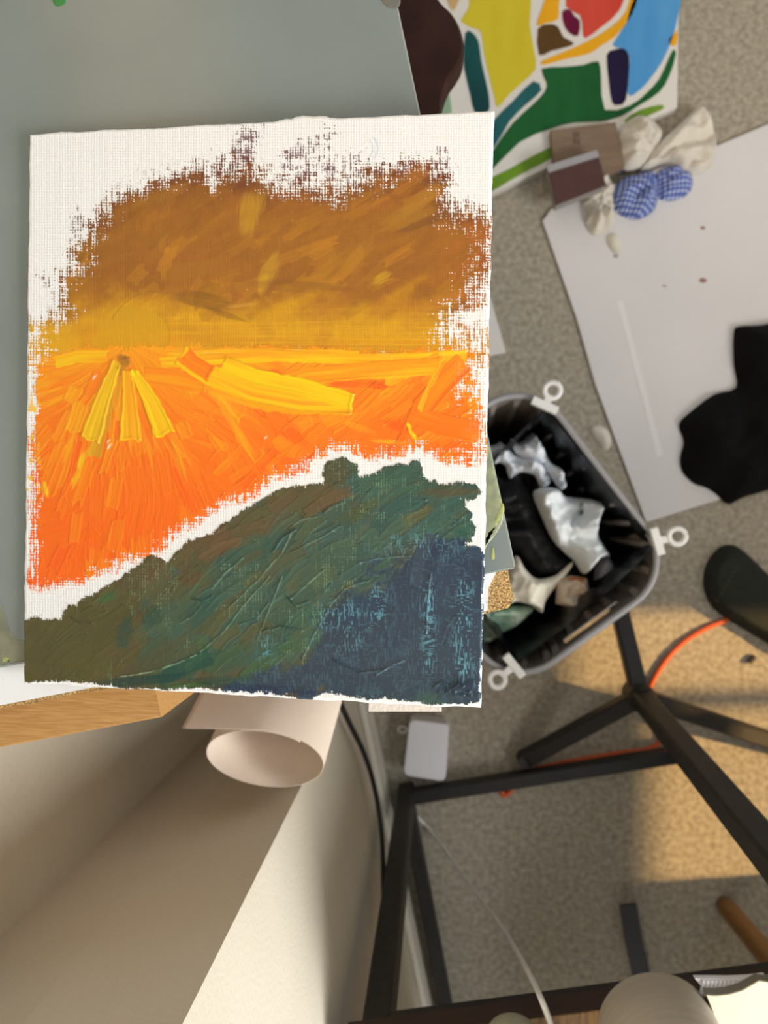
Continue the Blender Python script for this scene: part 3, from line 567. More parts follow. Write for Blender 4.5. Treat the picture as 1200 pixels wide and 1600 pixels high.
du = (jag(v * 26, 401) * np.clip(1 - u * .254 / .006, 0, 1) + jag(v * 26, 402) * np.clip(1 - (1 - u) * .254 / .006, 0, 1)) / .254
lump = np.clip(np.sin((PX - 425) / 100 * np.pi), 0, 1) * ((PX > 425) & (PX < 525)) * .0016 * (.5 + vn(PX / 9, PY * 0, 404))
dv = (jag(u * 22, 405) * np.clip(1 - v * .305 / .006, 0, 1) + (jag(u * 22, 406)) * np.clip(1 - (1 - v) * .305 / .006, 0, 1)) / .305 - lump * np.clip(1 - v * .305 / .006, 0, 1) / .305
uu = u + du; vv = v + dv
Pw = np.array(CT)[None, None] + uu[..., None] * np.array(CA) + vv[..., None] * np.array(CB) + hm[..., None] * np.array(CNn)
dU = np.gradient(Pw, axis=1); dV = np.gradient(Pw, axis=0); NR = np.cross(dV, dU); NR /= np.linalg.norm(NR, axis=-1, keepdims=True)
if NR[100, 100, 2] < 0: NR = -NR
def attr_mat(name, rough, spec):
    m = bpy.data.materials.new(name); m.use_nodes = True; b = m.node_tree.nodes['Principled BSDF']; a = m.node_tree.nodes.new('ShaderNodeVertexColor'); a.layer_name = 'pcol'
    m.node_tree.links.new(a.outputs['Color'], b.inputs['Base Color']); b.inputs['Roughness'].default_value = rough; b.inputs['Specular IOR Level'].default_value = spec
    return m
M_ground = attr_mat('primed_canvas', .75, .3); M_paint = attr_mat('oil_paint', .36, .32)
M_edge = mat('primed_edge', (236, 226, 218), .8, (226, 214, 204), 300, bump=.4, bscale=600)
base = CT + CA * .5 + CB * .5 - CNn * TH
paint = thing('sunset_painting', 'unframed oil painting of an orange sunset over a green and blue hill', 'painting', base)
ids = np.arange((NX + 1) * (NY + 1)).reshape(NY + 1, NX + 1)
quad = np.stack([ids[:-1, :-1], ids[1:, :-1], ids[1:, 1:], ids[:-1, 1:]], -1).reshape(-1, 4)
fr = reg[:-1, :-1].reshape(-1)
names = {0: ('primed_border', 'bare white primed canvas'), 1: ('brown_sky', 'brown and gold painted sky'), 2: ('orange_field', 'orange brushed sunset paint'), 3: ('green_hill', 'dark green and blue knifed hill')}
Pf = Pw.reshape(-1, 3) - np.array(base); Nf = NR.reshape(-1, 3); Cf = np.concatenate([colr.reshape(-1, 3), np.ones((colr.size // 3, 1))], 1).astype(np.float32)
for k in sorted(set(fr.tolist())):
    q = quad[fr == k]
    if len(q) < 20: continue
    uq, inv = np.unique(q, return_inverse=True); q2 = inv.reshape(-1, 4).astype(np.int32)
    nm, lb = names.get(k, ('yellow_stroke', 'thick yellow knife stroke'))
    me = bpy.data.meshes.new(nm); me.vertices.add(len(uq)); me.vertices.foreach_set('co', Pf[uq].astype(np.float32).ravel())
    me.loops.add(q2.size); me.loops.foreach_set('vertex_index', q2.ravel()); me.polygons.add(len(q2)); me.polygons.foreach_set('loop_start', np.arange(0, q2.size, 4, dtype=np.int32))
    me.polygons.foreach_set('use_smooth', np.ones(len(q2), bool)); me.update(calc_edges=True)
    ca = me.color_attributes.new('pcol', 'FLOAT_COLOR', 'POINT'); ca.data.foreach_set('color', Cf[uq].ravel())
    me.normals_split_custom_set_from_vertices(Nf[uq].tolist()); me.materials.append(M_ground if k == 0 else M_paint)
    o = bpy.data.objects.new(nm, me); COL.objects.link(o); o.parent = paint; o['label'] = lb
# board under the surface: sides and back follow the ragged rim
loop = [(0, j) for j in range(0, NX, 8)] + [(i, NX) for i in range(0, NY, 8)] + [(NY, j) for j in range(NX, 0, -8)] + [(i, 0) for i in range(NY, 0, -8)]
top = [Vector(Pw[i, j]) for i, j in loop]; cen = Vector(base)
bot = [p + (Vector(base) + CNn * TH - p).normalized() * .0006 - CNn * (TH - .0011) for p in top]; n = len(top)
mesh_obj('backing_board', top + bot, [[i, (i + 1) % n, n + (i + 1) % n, n + i] for i in range(n)] + [list(range(2 * n - 1, n - 1, -1))], M_edge, paint)

# white card strip that props the right half of the painting
def under(px, py, off):                                    # point on the painting's underside plane
    return onplane(px, py, base - CNn * off, CNn)
cs = [under(576, 1112, .0008), under(690, 1112, .0008), under(716, 196, .0008), under(600, 196, .0008)]
cz = DZ + .0063
V = [Vector((p.x, p.y, cz)) for p in cs] + cs
tag(MB().add(V, [[0, 1, 2, 3], [4, 5, 6, 7], [0, 1, 5, 4], [1, 2, 6, 5], [2, 3, 7, 6], [3, 0, 4, 7]]).build('card_wedge', mat('white_card', (228, 222, 214), .8, bump=.3, bscale=500)), 'thin white card wedge peeking out under the painting edge', 'card')

# ------------------------------------------------------------------ rolled paper leaning in the corner
M_paper = mat('cream_paper', (224, 206, 188), .85, (230, 213, 196), 12)
T = at(412, 1186, .53); B = Vector((-.115, .05, .0)); ax = (T - B).normalized(); rr = .0465
e_u = Vector((1, 0, 0)) - ax * ax.x; e_u = (e_u + E1 * .0).normalized(); e_v = ax.cross(e_u).normalized(); e_v = e_v if e_v.y < 0 else -e_v      # e_v towards the wall
prof = []; SQ = .72
for k in range(0, 121):                                    # winds once and a bit, loose end leaving the back of the roll to the left
    th = math.radians(-90 + 360 * 1.12 * (1 - k / 120.0)); r = rr * (.985 + .06 * k / 120.0)
    prof.append((r * math.cos(th) * 1.12, r * math.sin(th) * SQ))
last = prof[-1]
for k in range(1, 15): prof.append((last[0] - .0050 * k, last[1] + .0004 * k))
V = []; Fc = []; n = len(prof); nl = 6; off = B.z - (-rr * abs(ax.y) - .002)
B2 = B + ax * .035
for j in range(nl + 1):
    c = B2 + (T - B2) * (j / nl)
    for (a_, b_) in prof: V.append(c + e_u * a_ + e_v * b_)
for j in range(nl):
    for i in range(n - 1): Fc.append([j * n + i, j * n + i + 1, (j + 1) * n + i + 1, (j + 1) * n + i])
ro = mesh_obj('paper_roll', V, Fc, M_paper, smooth=True); zmin = min(v.z for v in V); ro.location.z -= 0
sm = ro.modifiers.new('thick', 'SOLIDIFY'); sm.thickness = .0006
tag(ro, 'loose roll of cream paper leaning in the shaded wall corner', 'paper roll')

# ------------------------------------------------------------------ dark wooden stool tucked under the desk edge
M_dark = mat('dark_stained_wood', (44, 20, 13), .55, (58, 31, 22), 30, 5, contrast=(.35, .75), bump=.1, bscale=90, spec=.2)
st = [(690, 0), (703, 12), (714, 28), (722, 48), (725, 68), (722, 88), (712, 106), (701, 122), (694, 140), (689, 160), (686, 185), (660, 220), (600, 230), (545, 190), (530, 100), (545, 0), (590, -50), (650, -45)]
sp = smooth_loop([(p.x, p.y) for p in wpoly(st, .46)], 3); cc = sum(sp, Vector()) / len(sp)
stool = thing('dark_stool', 'dark brown wooden stool with a curved seat edge beside the desk', 'stool', Vector((cc.x, cc.y, 0)))
s_ = MB(); s_.prism(sp, .432, .46, .006); s_.build('seat', M_dark, stool, smooth=False)
for (a_, b_) in ((-.05, -.03), (.0, -.03), (-.05, .04), (.0, .04)):
    l_ = MB(); l_.tube([(cc.x + a_ * .9, cc.y + b_ * .9, .433), (cc.x + a_ * 1.15, cc.y + b_ * 1.15, 0)], [.014, .010], 12); l_.build('leg', M_dark, stool)

# ------------------------------------------------------------------ abstract painting lying on the carpet
M_floorcanvas = mat('floor_painting_ground', (222, 218, 210), .8, bump=.2, bscale=400)
zp = .016
fp = thing('abstract_painting', 'bold abstract painting with yellow green red and blue patches on carpet', 'painting', at(900, 60, 0))
b_ = MB(); b_.prism([(p.x, p.y) for p in wpoly([(674, -120), (1066, -120), (1060, 40), (1058, 168), (985, 200), (900, 240), (772, 301), (720, 326), (674, 330)], zp)], 0.0005, zp); b_.build('panel', M_floorcanvas, fp)
patches = [
 ('yellow', (214, 198, 52), (206, 186, 40), [(720, 32), (732, 14), (745, -30), (823, -30), (828, 40), (835, 80), (837, 108), (815, 130), (795, 148), (778, 168), (772, 150), (764, 118), (756, 84), (751, 50), (738, 44)]),
 ('teal', (24, 84, 82), (16, 62, 64), [(727, 52), (738, 51), (748, 66), (752, 95), (760, 130), (765, 158), (762, 176), (742, 176), (735, 150), (728, 120), (724, 95)]),
 ('teal', (44, 106, 110), (28, 84, 88), [(833, 127), (846, 141), (820, 165), (796, 190), (772, 230), (764, 215), (770, 190), (800, 160)]),
 ('green', (32, 98, 48), (24, 84, 40), [(846, 108), (880, 105), (912, 102), (935, 96), (939, 122), (945, 172), (985, 165), (1010, 146), (1030, 124), (1043, 96), (1052, 78), (1056, 86), (1046, 118), (1030, 144), (1000, 164), (970, 182), (938, 190), (895, 192), (858, 202), (812, 222), (770, 264), (752, 268), (770, 236), (800, 194), (832, 164), (850, 145), (854, 130)]),
 ('lime', (112, 150, 40), (98, 140, 34), [(752, 288), (800, 262), (860, 230), (862, 246), (830, 264), (800, 280), (762, 302)]),
 ('lime', (120, 156, 50), (104, 140, 44), [(976, 188), (1000, 172), (1032, 164), (1036, 170), (1010, 182), (985, 192)]),
 ('amber', (236, 172, 26), (226, 160, 20), [(838, 40), (846, 14), (860, -20), (876, -20), (873, 10), (872, 30), (852, 36)]),
 ('amber', (236, 172, 26), (228, 164, 22), [(846, 96), (880, 82), (920, 64), (955, 42), (978, 18), (990, -20), (1000, -20), (988, 22), (962, 56), (938, 72), (920, 84), (885, 92), (850, 101)]),
 ('red', (212, 80, 62), (204, 66, 50), [(884, 10), (896, -20), (972, -20), (968, 16), (940, 42), (914, 60), (910, 44), (906, 24)]),
 ('crimson', (112, 14, 58), (84, 10, 40), [(878, 19), (890, 15), (898, 26), (906, 33), (904, 55), (893, 54), (882, 42)]),
 ('brown', (82, 60, 26), (104, 72, 28), [(840, 46), (858, 38), (872, 42), (880, 58), (897, 68), (884, 74), (860, 80), (842, 86)]),
 ('blue', (92, 160, 214), (76, 148, 206), [(1000, -20), (1061, -20), (1058, 30), (1050, 60), (1036, 94), (1012, 128), (990, 148), (980, 144), (984, 92), (972, 76), (957, 70), (978, 38)]),
 ('violet', (22, 12, 34), (34, 22, 62), [(948, 86), (960, 78), (974, 76), (981, 84), (983, 104), (978, 156), (966, 164), (956, 160), (951, 126)]),
 ('amber', (236, 172, 40), (226, 160, 30), [(1045, 62), (1058, 48), (1057, 70), (1047, 71)]),
 ('sage', (150, 180, 150), (140, 170, 140), [(684, 176), (690, 142), (697, 132), (706, 176)]),
 ('tan', (206, 172, 120), (196, 160, 106), [(694, -20), (722, -20), (711, 14), (703, 12)])]
for i, (nm, c1, c2, pts) in enumerate(patches):
    lo = smooth_loop([(p.x, p.y) for p in wpoly(pts, zp)], 2)
    o = MB(); o.prism(lo, zp + .0001, zp + .0009, .0003); o = o.build('paint_patch', mat('floor_' + nm + str(i), c1, .5, c2, 30, 5, stretch=(1, .25, 1), contrast=(.3, .7), bump=.3, bscale=160, spec=.15), fp); o['label'] = nm + ' paint patch'

# ------------------------------------------------------------------ white foam board on the carpet
M_foam = mat('foam_board', (214, 211, 210), .7, (220, 217, 216), 5)
fb = thing('foam_board', 'large pale grey-white foam board lying flat on the carpet', 'board', at(1050, 500, 0))
o = MB(); o.prism([(p.x, p.y) for p in wpoly([(848, 345), (862, 326), (905, 308), (1120, 228), (1200, 194), (1460, 90), (1560, 640), (1200, 757), (1010, 816), (930, 600), (902, 500)], .006)], .0004, .006, .0006); o.build('sheet', M_foam, fb)
o = MB(); a, b = at(968, 470, .0062), at(1031, 712, .0062); o.beam(a, b, .009, .0006); o.build('tape_strip', mat('white_tape', (226, 224, 222), .5), fb)
for x, y, r, c in [(1098, 438, 6, (150, 110, 100)), (1098, 356, 4, (110, 104, 100)), (1038, 447, 3, (160, 140, 134)), (962, 400, 4, (150, 146, 142))]:
    crumple('paint_speck', [(x - r, y), (x - r * .3, y - r * .6), (x + r, y - r * .3), (x + r * .8, y + r * .5), (x - r * .4, y + r * .6)], .0061, .0006, mat('speck%d' % x, c, .8), fb, x, .0012, .002)

# ------------------------------------------------------------------ cardboard, book, rags on the carpet
M_card = mat('brown_cardboard', (132, 112, 92), .85, (122, 100, 82), 20, 4, stretch=(1, 6, 1), rot=-.15)
cb = thing('cardboard_box', 'small flat brown cardboard box behind the maroon book', 'box', at(912, 222, 0))
zc_ = .030
b_ = MB(); b_.prism([(p.x, p.y) for p in wpoly([(860, 203), (962, 190), (972, 232), (975, 262), (930, 280), (866, 270)], zc_)], zp + .001, zc_, .001); b_.build('box_body', M_card, cb)
for k, (x, y) in enumerate([(897, 206), (902, 206), (897, 216), (903, 217)]):
    m_ = MB(); m_.beam(at(x, y, zc_ + .0003), at(x + 2, y + 9, zc_ + .0003), .0022, .0004); m_.build('print_mark', mat('stamp_ink', (84, 62, 54), .8), cb)
bk = thing('maroon_book', 'maroon covered book with a grey spine strip on carpet', 'book', at(905, 276, 0))
zb = .058; q = [(856, 262), (934, 236), (946, 288), (870, 318)]
b_ = MB(); b_.prism([(p.x, p.y) for p in wpoly(q, zb)], .031, zb - .003); b_.build('pages', mat('page_block', (150, 146, 142), .8), bk)
b_ = MB(); b_.prism([(p.x, p.y) for p in wpoly([(858, 270), (936, 246), (947, 289), (869, 320)], zb)], zb - .0028, zb, .0005); b_.build('cover', mat('maroon_cover', (72, 40, 36), .6, (80, 46, 40), 60), bk)
b_ = MB(); b_.prism([(p.x, p.y) for p in wpoly([(854, 259), (933, 234), (936, 245), (857, 270)], zb)], zb - .0028, zb + .0006, .0005); b_.build('spine_strip', mat('grey_spine', (158, 156, 158), .6), bk)
M_tis = mat('crumpled_paper_towel', (224, 217, 203), .9, (214, 206, 192), 30, bump=.4, bscale=200)
tg = 'crumpled paper towels on the foam board'
def rag(px, z, h, m, label, cat, seed, group=None, **k): return tag(crumple(cat.replace(' ', '_'), px, z, h, m, None, seed, **k), label, cat, group)
rag([(962, 230), (966, 205), (985, 188), (1008, 184), (1024, 192), (1034, 214), (1020, 236), (1000, 262), (972, 264)], .0175, .055, M_tis, 'round balled paper towel above the blue gingham rag', 'paper towel', 11, tg, edge=.02, scale=.03, ridge=.85, step=.003, radial=(1010, 240, 9))
rag([(1012, 246), (1032, 222), (1062, 194), (1088, 172), (1104, 188), (1118, 222), (1112, 256), (1092, 272), (1064, 274), (1040, 258), (1000, 268)], .0065, .040, M_tis, 'fan shaped folded paper towel nearest the upper right carpet', 'paper towel', 12, tg, edge=.008, scale=.05, ridge=.85, step=.003, radial=(1008, 264, 13))
rag([(908, 318), (916, 290), (934, 268), (952, 280), (960, 292), (958, 322), (962, 344), (950, 362), (926, 368), (914, 350), (918, 332)], .0065, .050, M_tis, 'crumpled paper towel ball beside the maroon book', 'paper towel', 13, tg, edge=.014, scale=.024, ridge=.9, step=.003, radial=(934, 318, 11))
rag([(946, 372), (960, 364), (972, 384), (966, 398), (954, 390)], .0065, .012, M_tis, 'small twisted scrap of paper towel below the towel ball', 'paper towel', 14, tg, edge=.01, scale=.02)
def gingham(name, rot):
    m = bpy.data.materials.new(name); m.use_nodes = True; nt = m.node_tree; N = nt.nodes; L = nt.links; b = N['Principled BSDF']; b.inputs['Roughness'].default_value = .9
    tc = N.new('ShaderNodeTexCoord'); mp = N.new('ShaderNodeMapping'); mp.inputs['Rotation'].default_value = (0, 0, rot); L.new(tc.outputs['Object'], mp.inputs['Vector']); sp_ = N.new('ShaderNodeSeparateXYZ'); L.new(mp.outputs[0], sp_.inputs[0])
    outs = []
    for ax_ in ('X', 'Y'):
        a = N.new('ShaderNodeMath'); a.operation = 'MULTIPLY'; a.inputs[1].default_value = 2 * math.pi / .0062; L.new(sp_.outputs[ax_], a.inputs[0])
        s = N.new('ShaderNodeMath'); s.operation = 'SINE'; L.new(a.outputs[0], s.inputs[0]); g = N.new('ShaderNodeMath'); g.operation = 'GREATER_THAN'; g.inputs[1].default_value = .35; L.new(s.outputs[0], g.inputs[0]); outs.append(g)
    ad = N.new('ShaderNodeMath'); ad.operation = 'ADD'; L.new(outs[0].outputs[0], ad.inputs[0]); L.new(outs[1].outputs[0], ad.inputs[1]); hf = N.new('ShaderNodeMath'); hf.operation = 'MULTIPLY'; hf.inputs[1].default_value = .5; L.new(ad.outputs[0], hf.inputs[0])
    r = N.new('ShaderNodeValToRGB'); r.color_ramp.elements[0].color = s2l((62, 82, 156)); r.color_ramp.elements[1].color = s2l((214, 218, 232)); e = r.color_ramp.elements.new(.5); e.color = s2l((118, 136, 194)); L.new(hf.outputs[0], r.inputs['Fac']); L.new(r.outputs['Color'], b.inputs['Base Color'])
    return m
gr = thing('gingham_rag', 'crumpled blue and white gingham rag on the foam board', 'rag', at(1015, 305, .0065))
crumple('cloth_fold', [(956, 318), (958, 296), (972, 280), (1000, 272), (1020, 270), (1028, 290), (1026, 318), (1016, 334), (990, 344), (966, 334)], .0066, .045, gingham('gingham_a', .25), gr, 21, edge=.020, scale=.05, ridge=.6, step=.003, radial=(1026, 296, 12))
crumple('cloth_fold', [(1022, 276), (1040, 262), (1064, 262), (1080, 276), (1080, 296), (1064, 310), (1036, 314), (1026, 300)], .0066, .034, gingham('gingham_b', -.1), gr, 22, edge=.016, scale=.045, ridge=.7, step=.003, radial=(1024, 298, 12))
crumple('cloth_fold', [(952, 246), (962, 236), (974, 262), (976, 272), (962, 268)], .0066, .02, mat('navy_cloth', (46, 62, 110), .9), gr, 23, edge=.012)
M_blk = mat('black_cloth', (12, 12, 13), .95, (17, 16, 17), 30, spec=.15)
rag([(1146, 520), (1156, 510), (1190, 508), (1300, 500), (1330, 640), (1290, 740), (1200, 766), (1160, 778), (1138, 788), (1118, 772), (1102, 762), (1084, 756), (1066, 738), (1062, 716), (1068, 690), (1060, 664), (1078, 644), (1116, 616), (1150, 606), (1146, 570)], .0065, .075, M_blk, 'black garment dropped in a heap on the foam board', 'garment', 31, edge=.05, scale=.08, ridge=.45, step=.005)
rag([(922, 672), (934, 664), (950, 672), (956, 690), (948, 704), (934, 694)], .0005, .016, M_tis, 'small fluffy white tissue scrap on carpet beside the bin rim', 'tissue', 33, edge=.01, scale=.015)
o = MB(); o.prism([(p.x, p.y) for p in wpoly([(700, 480), (766, 464), (791, 551), (720, 566)], .001)], .0003, .001); tag(o.build('paper_sheet', mat('white_sheet', (226, 222, 216), .8)), 'corner of a white paper sheet on carpet beside the painting', 'paper')

# ------------------------------------------------------------------ waste bin with liner, clips and rubbish
zr = .28
ctr = at(811, 834, zr); R0 = at(825, 588, zr); R1 = at(1062, 895, zr); R2 = at(795, 1080, zr)
la = (R1 - R0).length / 2; lb_ = (R2 - R1).length / 2; ua = (R1 - R0).normalized(); ub = (R2 - R1).normalized(); ub = (ub - ua * ub.dot(ua)).normalized()
cB = (R0 + R2) / 2; cB.z = 0
binn = thing('waste_bin', 'grey ribbed plastic waste bin with a black liner clipped on', 'bin', cB)
def rrect(z, sc_, rc, inset=0, n=10, m_=14):
    A = la * sc_ - inset; Bb = lb_ * sc_ - inset; rc = max(.004, rc - inset); P = []
    for (sx, sy, a0) in ((1, 1, 0), (-1, 1, 90), (-1, -1, 180), (1, -1, 270)):
        for k in range(n + 1):
            t = math.radians(a0 + 90 * k / n); P.append((sx * (A - rc) + rc * math.cos(t), sy * (Bb - rc) + rc * math.sin(t)))
    # resample evenly
    out = []; L_ = [0]
    for i in range(len(P)): L_.append(L_[-1] + math.dist(P[i], P[(i + 1) % len(P)]))
    N_ = 220
    for k in range(N_):
        d = L_[-1] * k / N_; i = max(j for j in range(len(P)) if L_[j] <= d + 1e-12); f = (d - L_[i]) / max(1e-9, L_[i + 1] - L_[i]); p, q = P[i], P[(i + 1) % len(P)]
        out.append(cB + ua * (p[0] + (q[0] - p[0]) * f) + ub * (p[1] + (q[1] - p[1]) * f) + Vector((0, 0, z)))
    return out
M_bin = mat('grey_bin_plastic', (126, 118, 110), .5, (134, 126, 118), 50); M_rim = mat('pale_bin_rim', (150, 148, 148), .4); M_bag = mat('black_bin_liner', (9, 9, 10), .3, (14, 14, 15), 20, bump=.6, bscale=50, spec=.4)
sl_ub = (at(945, 998, .25) - cB).dot(ub)
N_ = 220; zs_ = [.001, .05, .1, .15, .2, .225, .243, .257, .268, zr]; V = []; Fc = []; rings = []
for z in zs_:
    k = .80 + .20 * z / zr; c = cB + Vector((0, 0, z)); o_ = rrect(z, k, .062 * k)
    r_ = [p + (c - p).normalized() * (.0065 if (i % 7 < 2 and z < .26 and not (z > .23 and (p - cB).dot(ua) > la * .6 and abs((p - cB).dot(ub) - sl_ub) < .046)) else 0) for i, p in enumerate(o_)]; rings.append(r_); V += r_
for j in range(len(zs_) - 1):
    for i in range(N_):
        l = (rings[j][i] + rings[j + 1][(i + 1) % N_]) / 2 - cB
        if j == 6 and l.dot(ua) > la * .6 and abs(l.dot(ub) - sl_ub) < .040: continue          # the handle slot is a real opening
        Fc.append([j * N_ + i, j * N_ + (i + 1) % N_, (j + 1) * N_ + (i + 1) % N_, (j + 1) * N_ + i])
Fc.append(list(range(N_ - 1, -1, -1)))
sh = mesh_obj('bin_wall', V, Fc, M_bin, binn); md = sh.modifiers.new('thick', 'SOLIDIFY'); md.thickness = .002; md.offset = 0
rm = MB(); ring = rrect(zr, 1.0, .062); rm.tube(ring + [ring[0]], .0042, 8, cap=False); rm.build('rim', M_rim, binn, True)
# liner: mouth stretched straight between the clips, hanging down inside
k1, k2, k3 = at(851, 638, zr), at(1024, 850, zr), at(806, 1032, zr); k4 = k1 + (k3 - k2)
mouth = []
def seg(p, q, n, sag, inn=0): return [p + (q - p) * (i / n) + ((Vector((ctr.x, ctr.y, p.z)) - (p + q) / 2).normalized() * inn - Vector((0, 0, sag))) * 4 * (i / n) * (1 - i / n) for i in range(n)]
mouth = seg(k1, k2, 16, .003) + seg(k2, k3, 16, .016, -.010) + seg(k3, k4, 16, .006) + seg(k4, k1, 16, .03, .004)
V = []; Fc = []; n = len(mouth); cm = sum(mouth, Vector()) / n
for j, (kk, dz) in enumerate([(1.0, .006), (.99, -.01), (.98, -.04), (.965, -.08), (.94, -.11), (.86, -.13), (.4, -.135), (.02, -.133)]):
    for i, p in enumerate(mouth):
        wv_ = .006 * math.sin(i * 1.9 + j * 1.3) * (0 if j < 1 else 1) + .004 * math.sin(i * 4.1 + j)
        q = Vector((cm.x, cm.y, 0)) + Vector((p.x - cm.x, p.y - cm.y, 0)) * kk; r_ = Vector((p.x - cm.x, p.y - cm.y, 0)).normalized()
        q = q - r_ * abs(wv_ if j else 0); V.append(Vector((q.x, q.y, (p.z if j < 3 else zr) + dz + (wv_ * .6 if j > 3 else 0))))
for j in range(7):
    for i in range(n): Fc.append([j * n + i, j * n + (i + 1) % n, (j + 1) * n + (i + 1) % n, (j + 1) * n + i])
Fc.append([7 * n + i for i in range(n)])
mesh_obj('liner', V, Fc, M_bag, binn, True)
M_clip = mat('white_clip_plastic', (226, 224, 220), .45)
for k, (jx, jy, rx, ry, lab) in enumerate([(851, 634, 863, 610, 0), (1026, 846, 1058, 838, 1), (803, 1040, 777, 1062, 2)]):
    pj, pr = at(jx, jy, zr + .006), at(rx, ry, zr + .010); d = (pr - pj).normalized(); s = d.cross(Vector((0, 0, 1))).normalized()
    cl = MB(); cl.beam(pj - s * .016, pj + s * .016, .010, .010); cl.beam(pj, pr - d * .006, .010, .006, taper=.7)
    c_o = cl.build('liner_clip', M_clip, binn); c_o['label'] = 'white ring clip holding the liner on the rim'
    rg = MB(); rg.tube([pr + (d * math.cos(t) + s * math.sin(t)) * .0092 for t in [2 * math.pi * i / 18 for i in range(19)]], .0034, 8, cap=False); rg.build('clip_ring', M_clip, c_o, True)
# rubbish in the bin
zt_ = .198
M_tw = mat('white_tissue_cool', (236, 240, 246), .85, (220, 226, 234), 40, bump=.4, bscale=160); M_tc = mat('cream_napkin', (242, 236, 218), .85, (232, 224, 204), 30); M_tg = mat('green_stained_tissue', (196, 216, 196), .85, (120, 170, 138), 40, contrast=(.4, .6)); M_tgr = mat('grey_film', (120, 120, 122), .6, (150, 150, 152), 30); M_sq = mat('stained_napkin', (206, 190, 168), .85, (188, 118, 64), 45, 3, contrast=(.52, .62))
M_tp = mat('paint_spotted_towel', (234, 238, 238), .85, (30, 84, 74), 34, 2, contrast=(.66, .74))
def rub(px, z, h, m, label, seed, cat='tissue', **k): return rag(px, z, h, m, label, cat, seed, 'rubbish in the waste bin', **k)
rub([(700, 700), (770, 696), (782, 690), (800, 706), (830, 716), (852, 728), (862, 748), (846, 768), (836, 744), (812, 738), (796, 750), (780, 722), (700, 760)], zt_, .05, M_tw, 'bluish white crumpled tissue strip at the upper left in the bin', 41, edge=.007, scale=.022, ridge=.9, step=.0022)
rub([(798, 684), (812, 692), (832, 676), (848, 700), (860, 722), (876, 734), (884, 758), (874, 764), (856, 738), (834, 722), (812, 712), (802, 702)], zt_ + .012, .05, M_tw, 'white torn tissue with a narrow tail nearest the top rim in the bin', 42, edge=.006, scale=.02, ridge=.9, step=.0022)
rub([(832, 772), (850, 762), (872, 764), (884, 776), (938, 784), (930, 820), (938, 846), (952, 870), (930, 872), (912, 898), (896, 876), (880, 862), (862, 842), (848, 812)], zt_ + .008, .055, M_tp, 'large white paper towel with dark green paint spot in the bin', 43, 'paper towel', edge=.007, scale=.035, ridge=.85, step=.0022)
rub([(806, 868), (820, 888), (838, 904), (866, 900), (886, 884), (896, 878), (884, 900), (866, 920), (852, 940), (846, 958), (830, 946), (806, 940), (790, 944), (792, 900)], zt_ + .016, .035, M_tc, 'cream pointed napkin folded in the lower middle of the bin', 44, 'napkin', edge=.006, scale=.03, ridge=.85, step=.0022)
rub([(870, 906), (892, 899), (917, 903), (921, 923), (915, 946), (890, 951), (868, 943)], zt_ + .016, .03, M_sq, 'square beige napkin with an orange stain in the bin', 45, 'napkin', edge=.007, scale=.02, ridge=.7, step=.0022, rnd=False)
rub([(740, 948), (800, 946), (834, 950), (812, 974), (784, 990), (758, 1004), (720, 990)], zt_ + .01, .03, M_tg, 'pale green stained paper towel at the lower left of the bin', 46, 'paper towel', edge=.006, scale=.03, ridge=.7, step=.0022)
rub([(934, 876), (950, 870), (962, 892), (962, 912), (944, 926), (930, 916), (927, 898)], zt_ + .006, .03, M_tgr, 'grey translucent wrapper near the ribbed bin wall', 47, 'wrapper', edge=.006, scale=.04, ridge=.5, step=.0022)
rub([(760, 740), (790, 750), (812, 744), (836, 790), (850, 830), (874, 868), (900, 880), (870, 898), (836, 896), (806, 862), (770, 850), (740, 800)], zt_ + .004, .035, mat('black_sack', (10, 10, 11), .55, spec=.25), 'black plastic bag scrunched between the tissues in the bin', 48, 'bag', edge=.02, scale=.04, ridge=.7, step=.0022)

# ------------------------------------------------------------------ black tripod stand
hub = at(1000, 1088, .10)
tri = thing('tripod_stand', 'black metal stand with three spread feet and a tall post beside the bin', 'stand', Vector((hub.x, hub.y, 0)))
for e in [at(950, 880, .014), at(820, 1186, .014), at(1250, 1172, .014)]:
    l_ = MB(); l_.beam(hub, e, .024, .024); l_.build('leg', M_black_metal, tri)
    f_ = MB(); f_.tube([e + Vector((0, 0, .013)), Vector((e.x, e.y, .0005))], [.011, .012], 12); f_.build('rubber_foot', M_black_metal, tri)
h_ = MB(); h_.lathe(hub - Vector((0, 0, .03)), [(.012, 0), (.02, .006), (.02, .045), (.016, .055)], 20); h_.build('hub', M_black_metal, tri, False)
tp = at(1262, 1404, .62); p_ = MB(); p_.beam(hub, hub + (tp - hub) * 1.5, .026, .026); p_.build('post', M_black_metal, tri)

# ------------------------------------------------------------------ low side table
TZ = .562; tl = at(622, 1224, 0); tr = at(1066, 1154, 0); td = (tr - tl).normalized(); tn = Vector((td.y, -td.x, 0)); tn = tn if tn.y < 0 else -tn
TW = (tr - tl).length; TD = .48
tab = thing('side_table', 'low side table with black metal frame and rustic wood top', 'table', tl + td * TW * .5 + tn * TD * .5)
def tpnt(a, b, z): return tl + td * a + tn * b + Vector((0, 0, z))
M_wal = mat('walnut_edge', (44, 30, 22), .5, (56, 38, 28), 30, 4, stretch=(1, 8, 8), rot=.16)
M_rus = mat('rustic_wood', (92, 70, 52), .55, (168, 132, 86), 26, 6, stretch=(9, 1.2, 1), rot=-.16, contrast=(.3, .72), bump=.2, bscale=120)
lw = .025
for (a, b) in [(lw / 2, lw / 2), (TW - lw / 2, lw / 2), (lw / 2, TD - lw / 2), (TW - lw / 2, TD - lw / 2)]:
    l_ = MB(); l_.beam(tpnt(a, b, .0005), tpnt(a, b, TZ - .022), lw, lw, up=td); l_.build('leg', M_black_metal, tab)
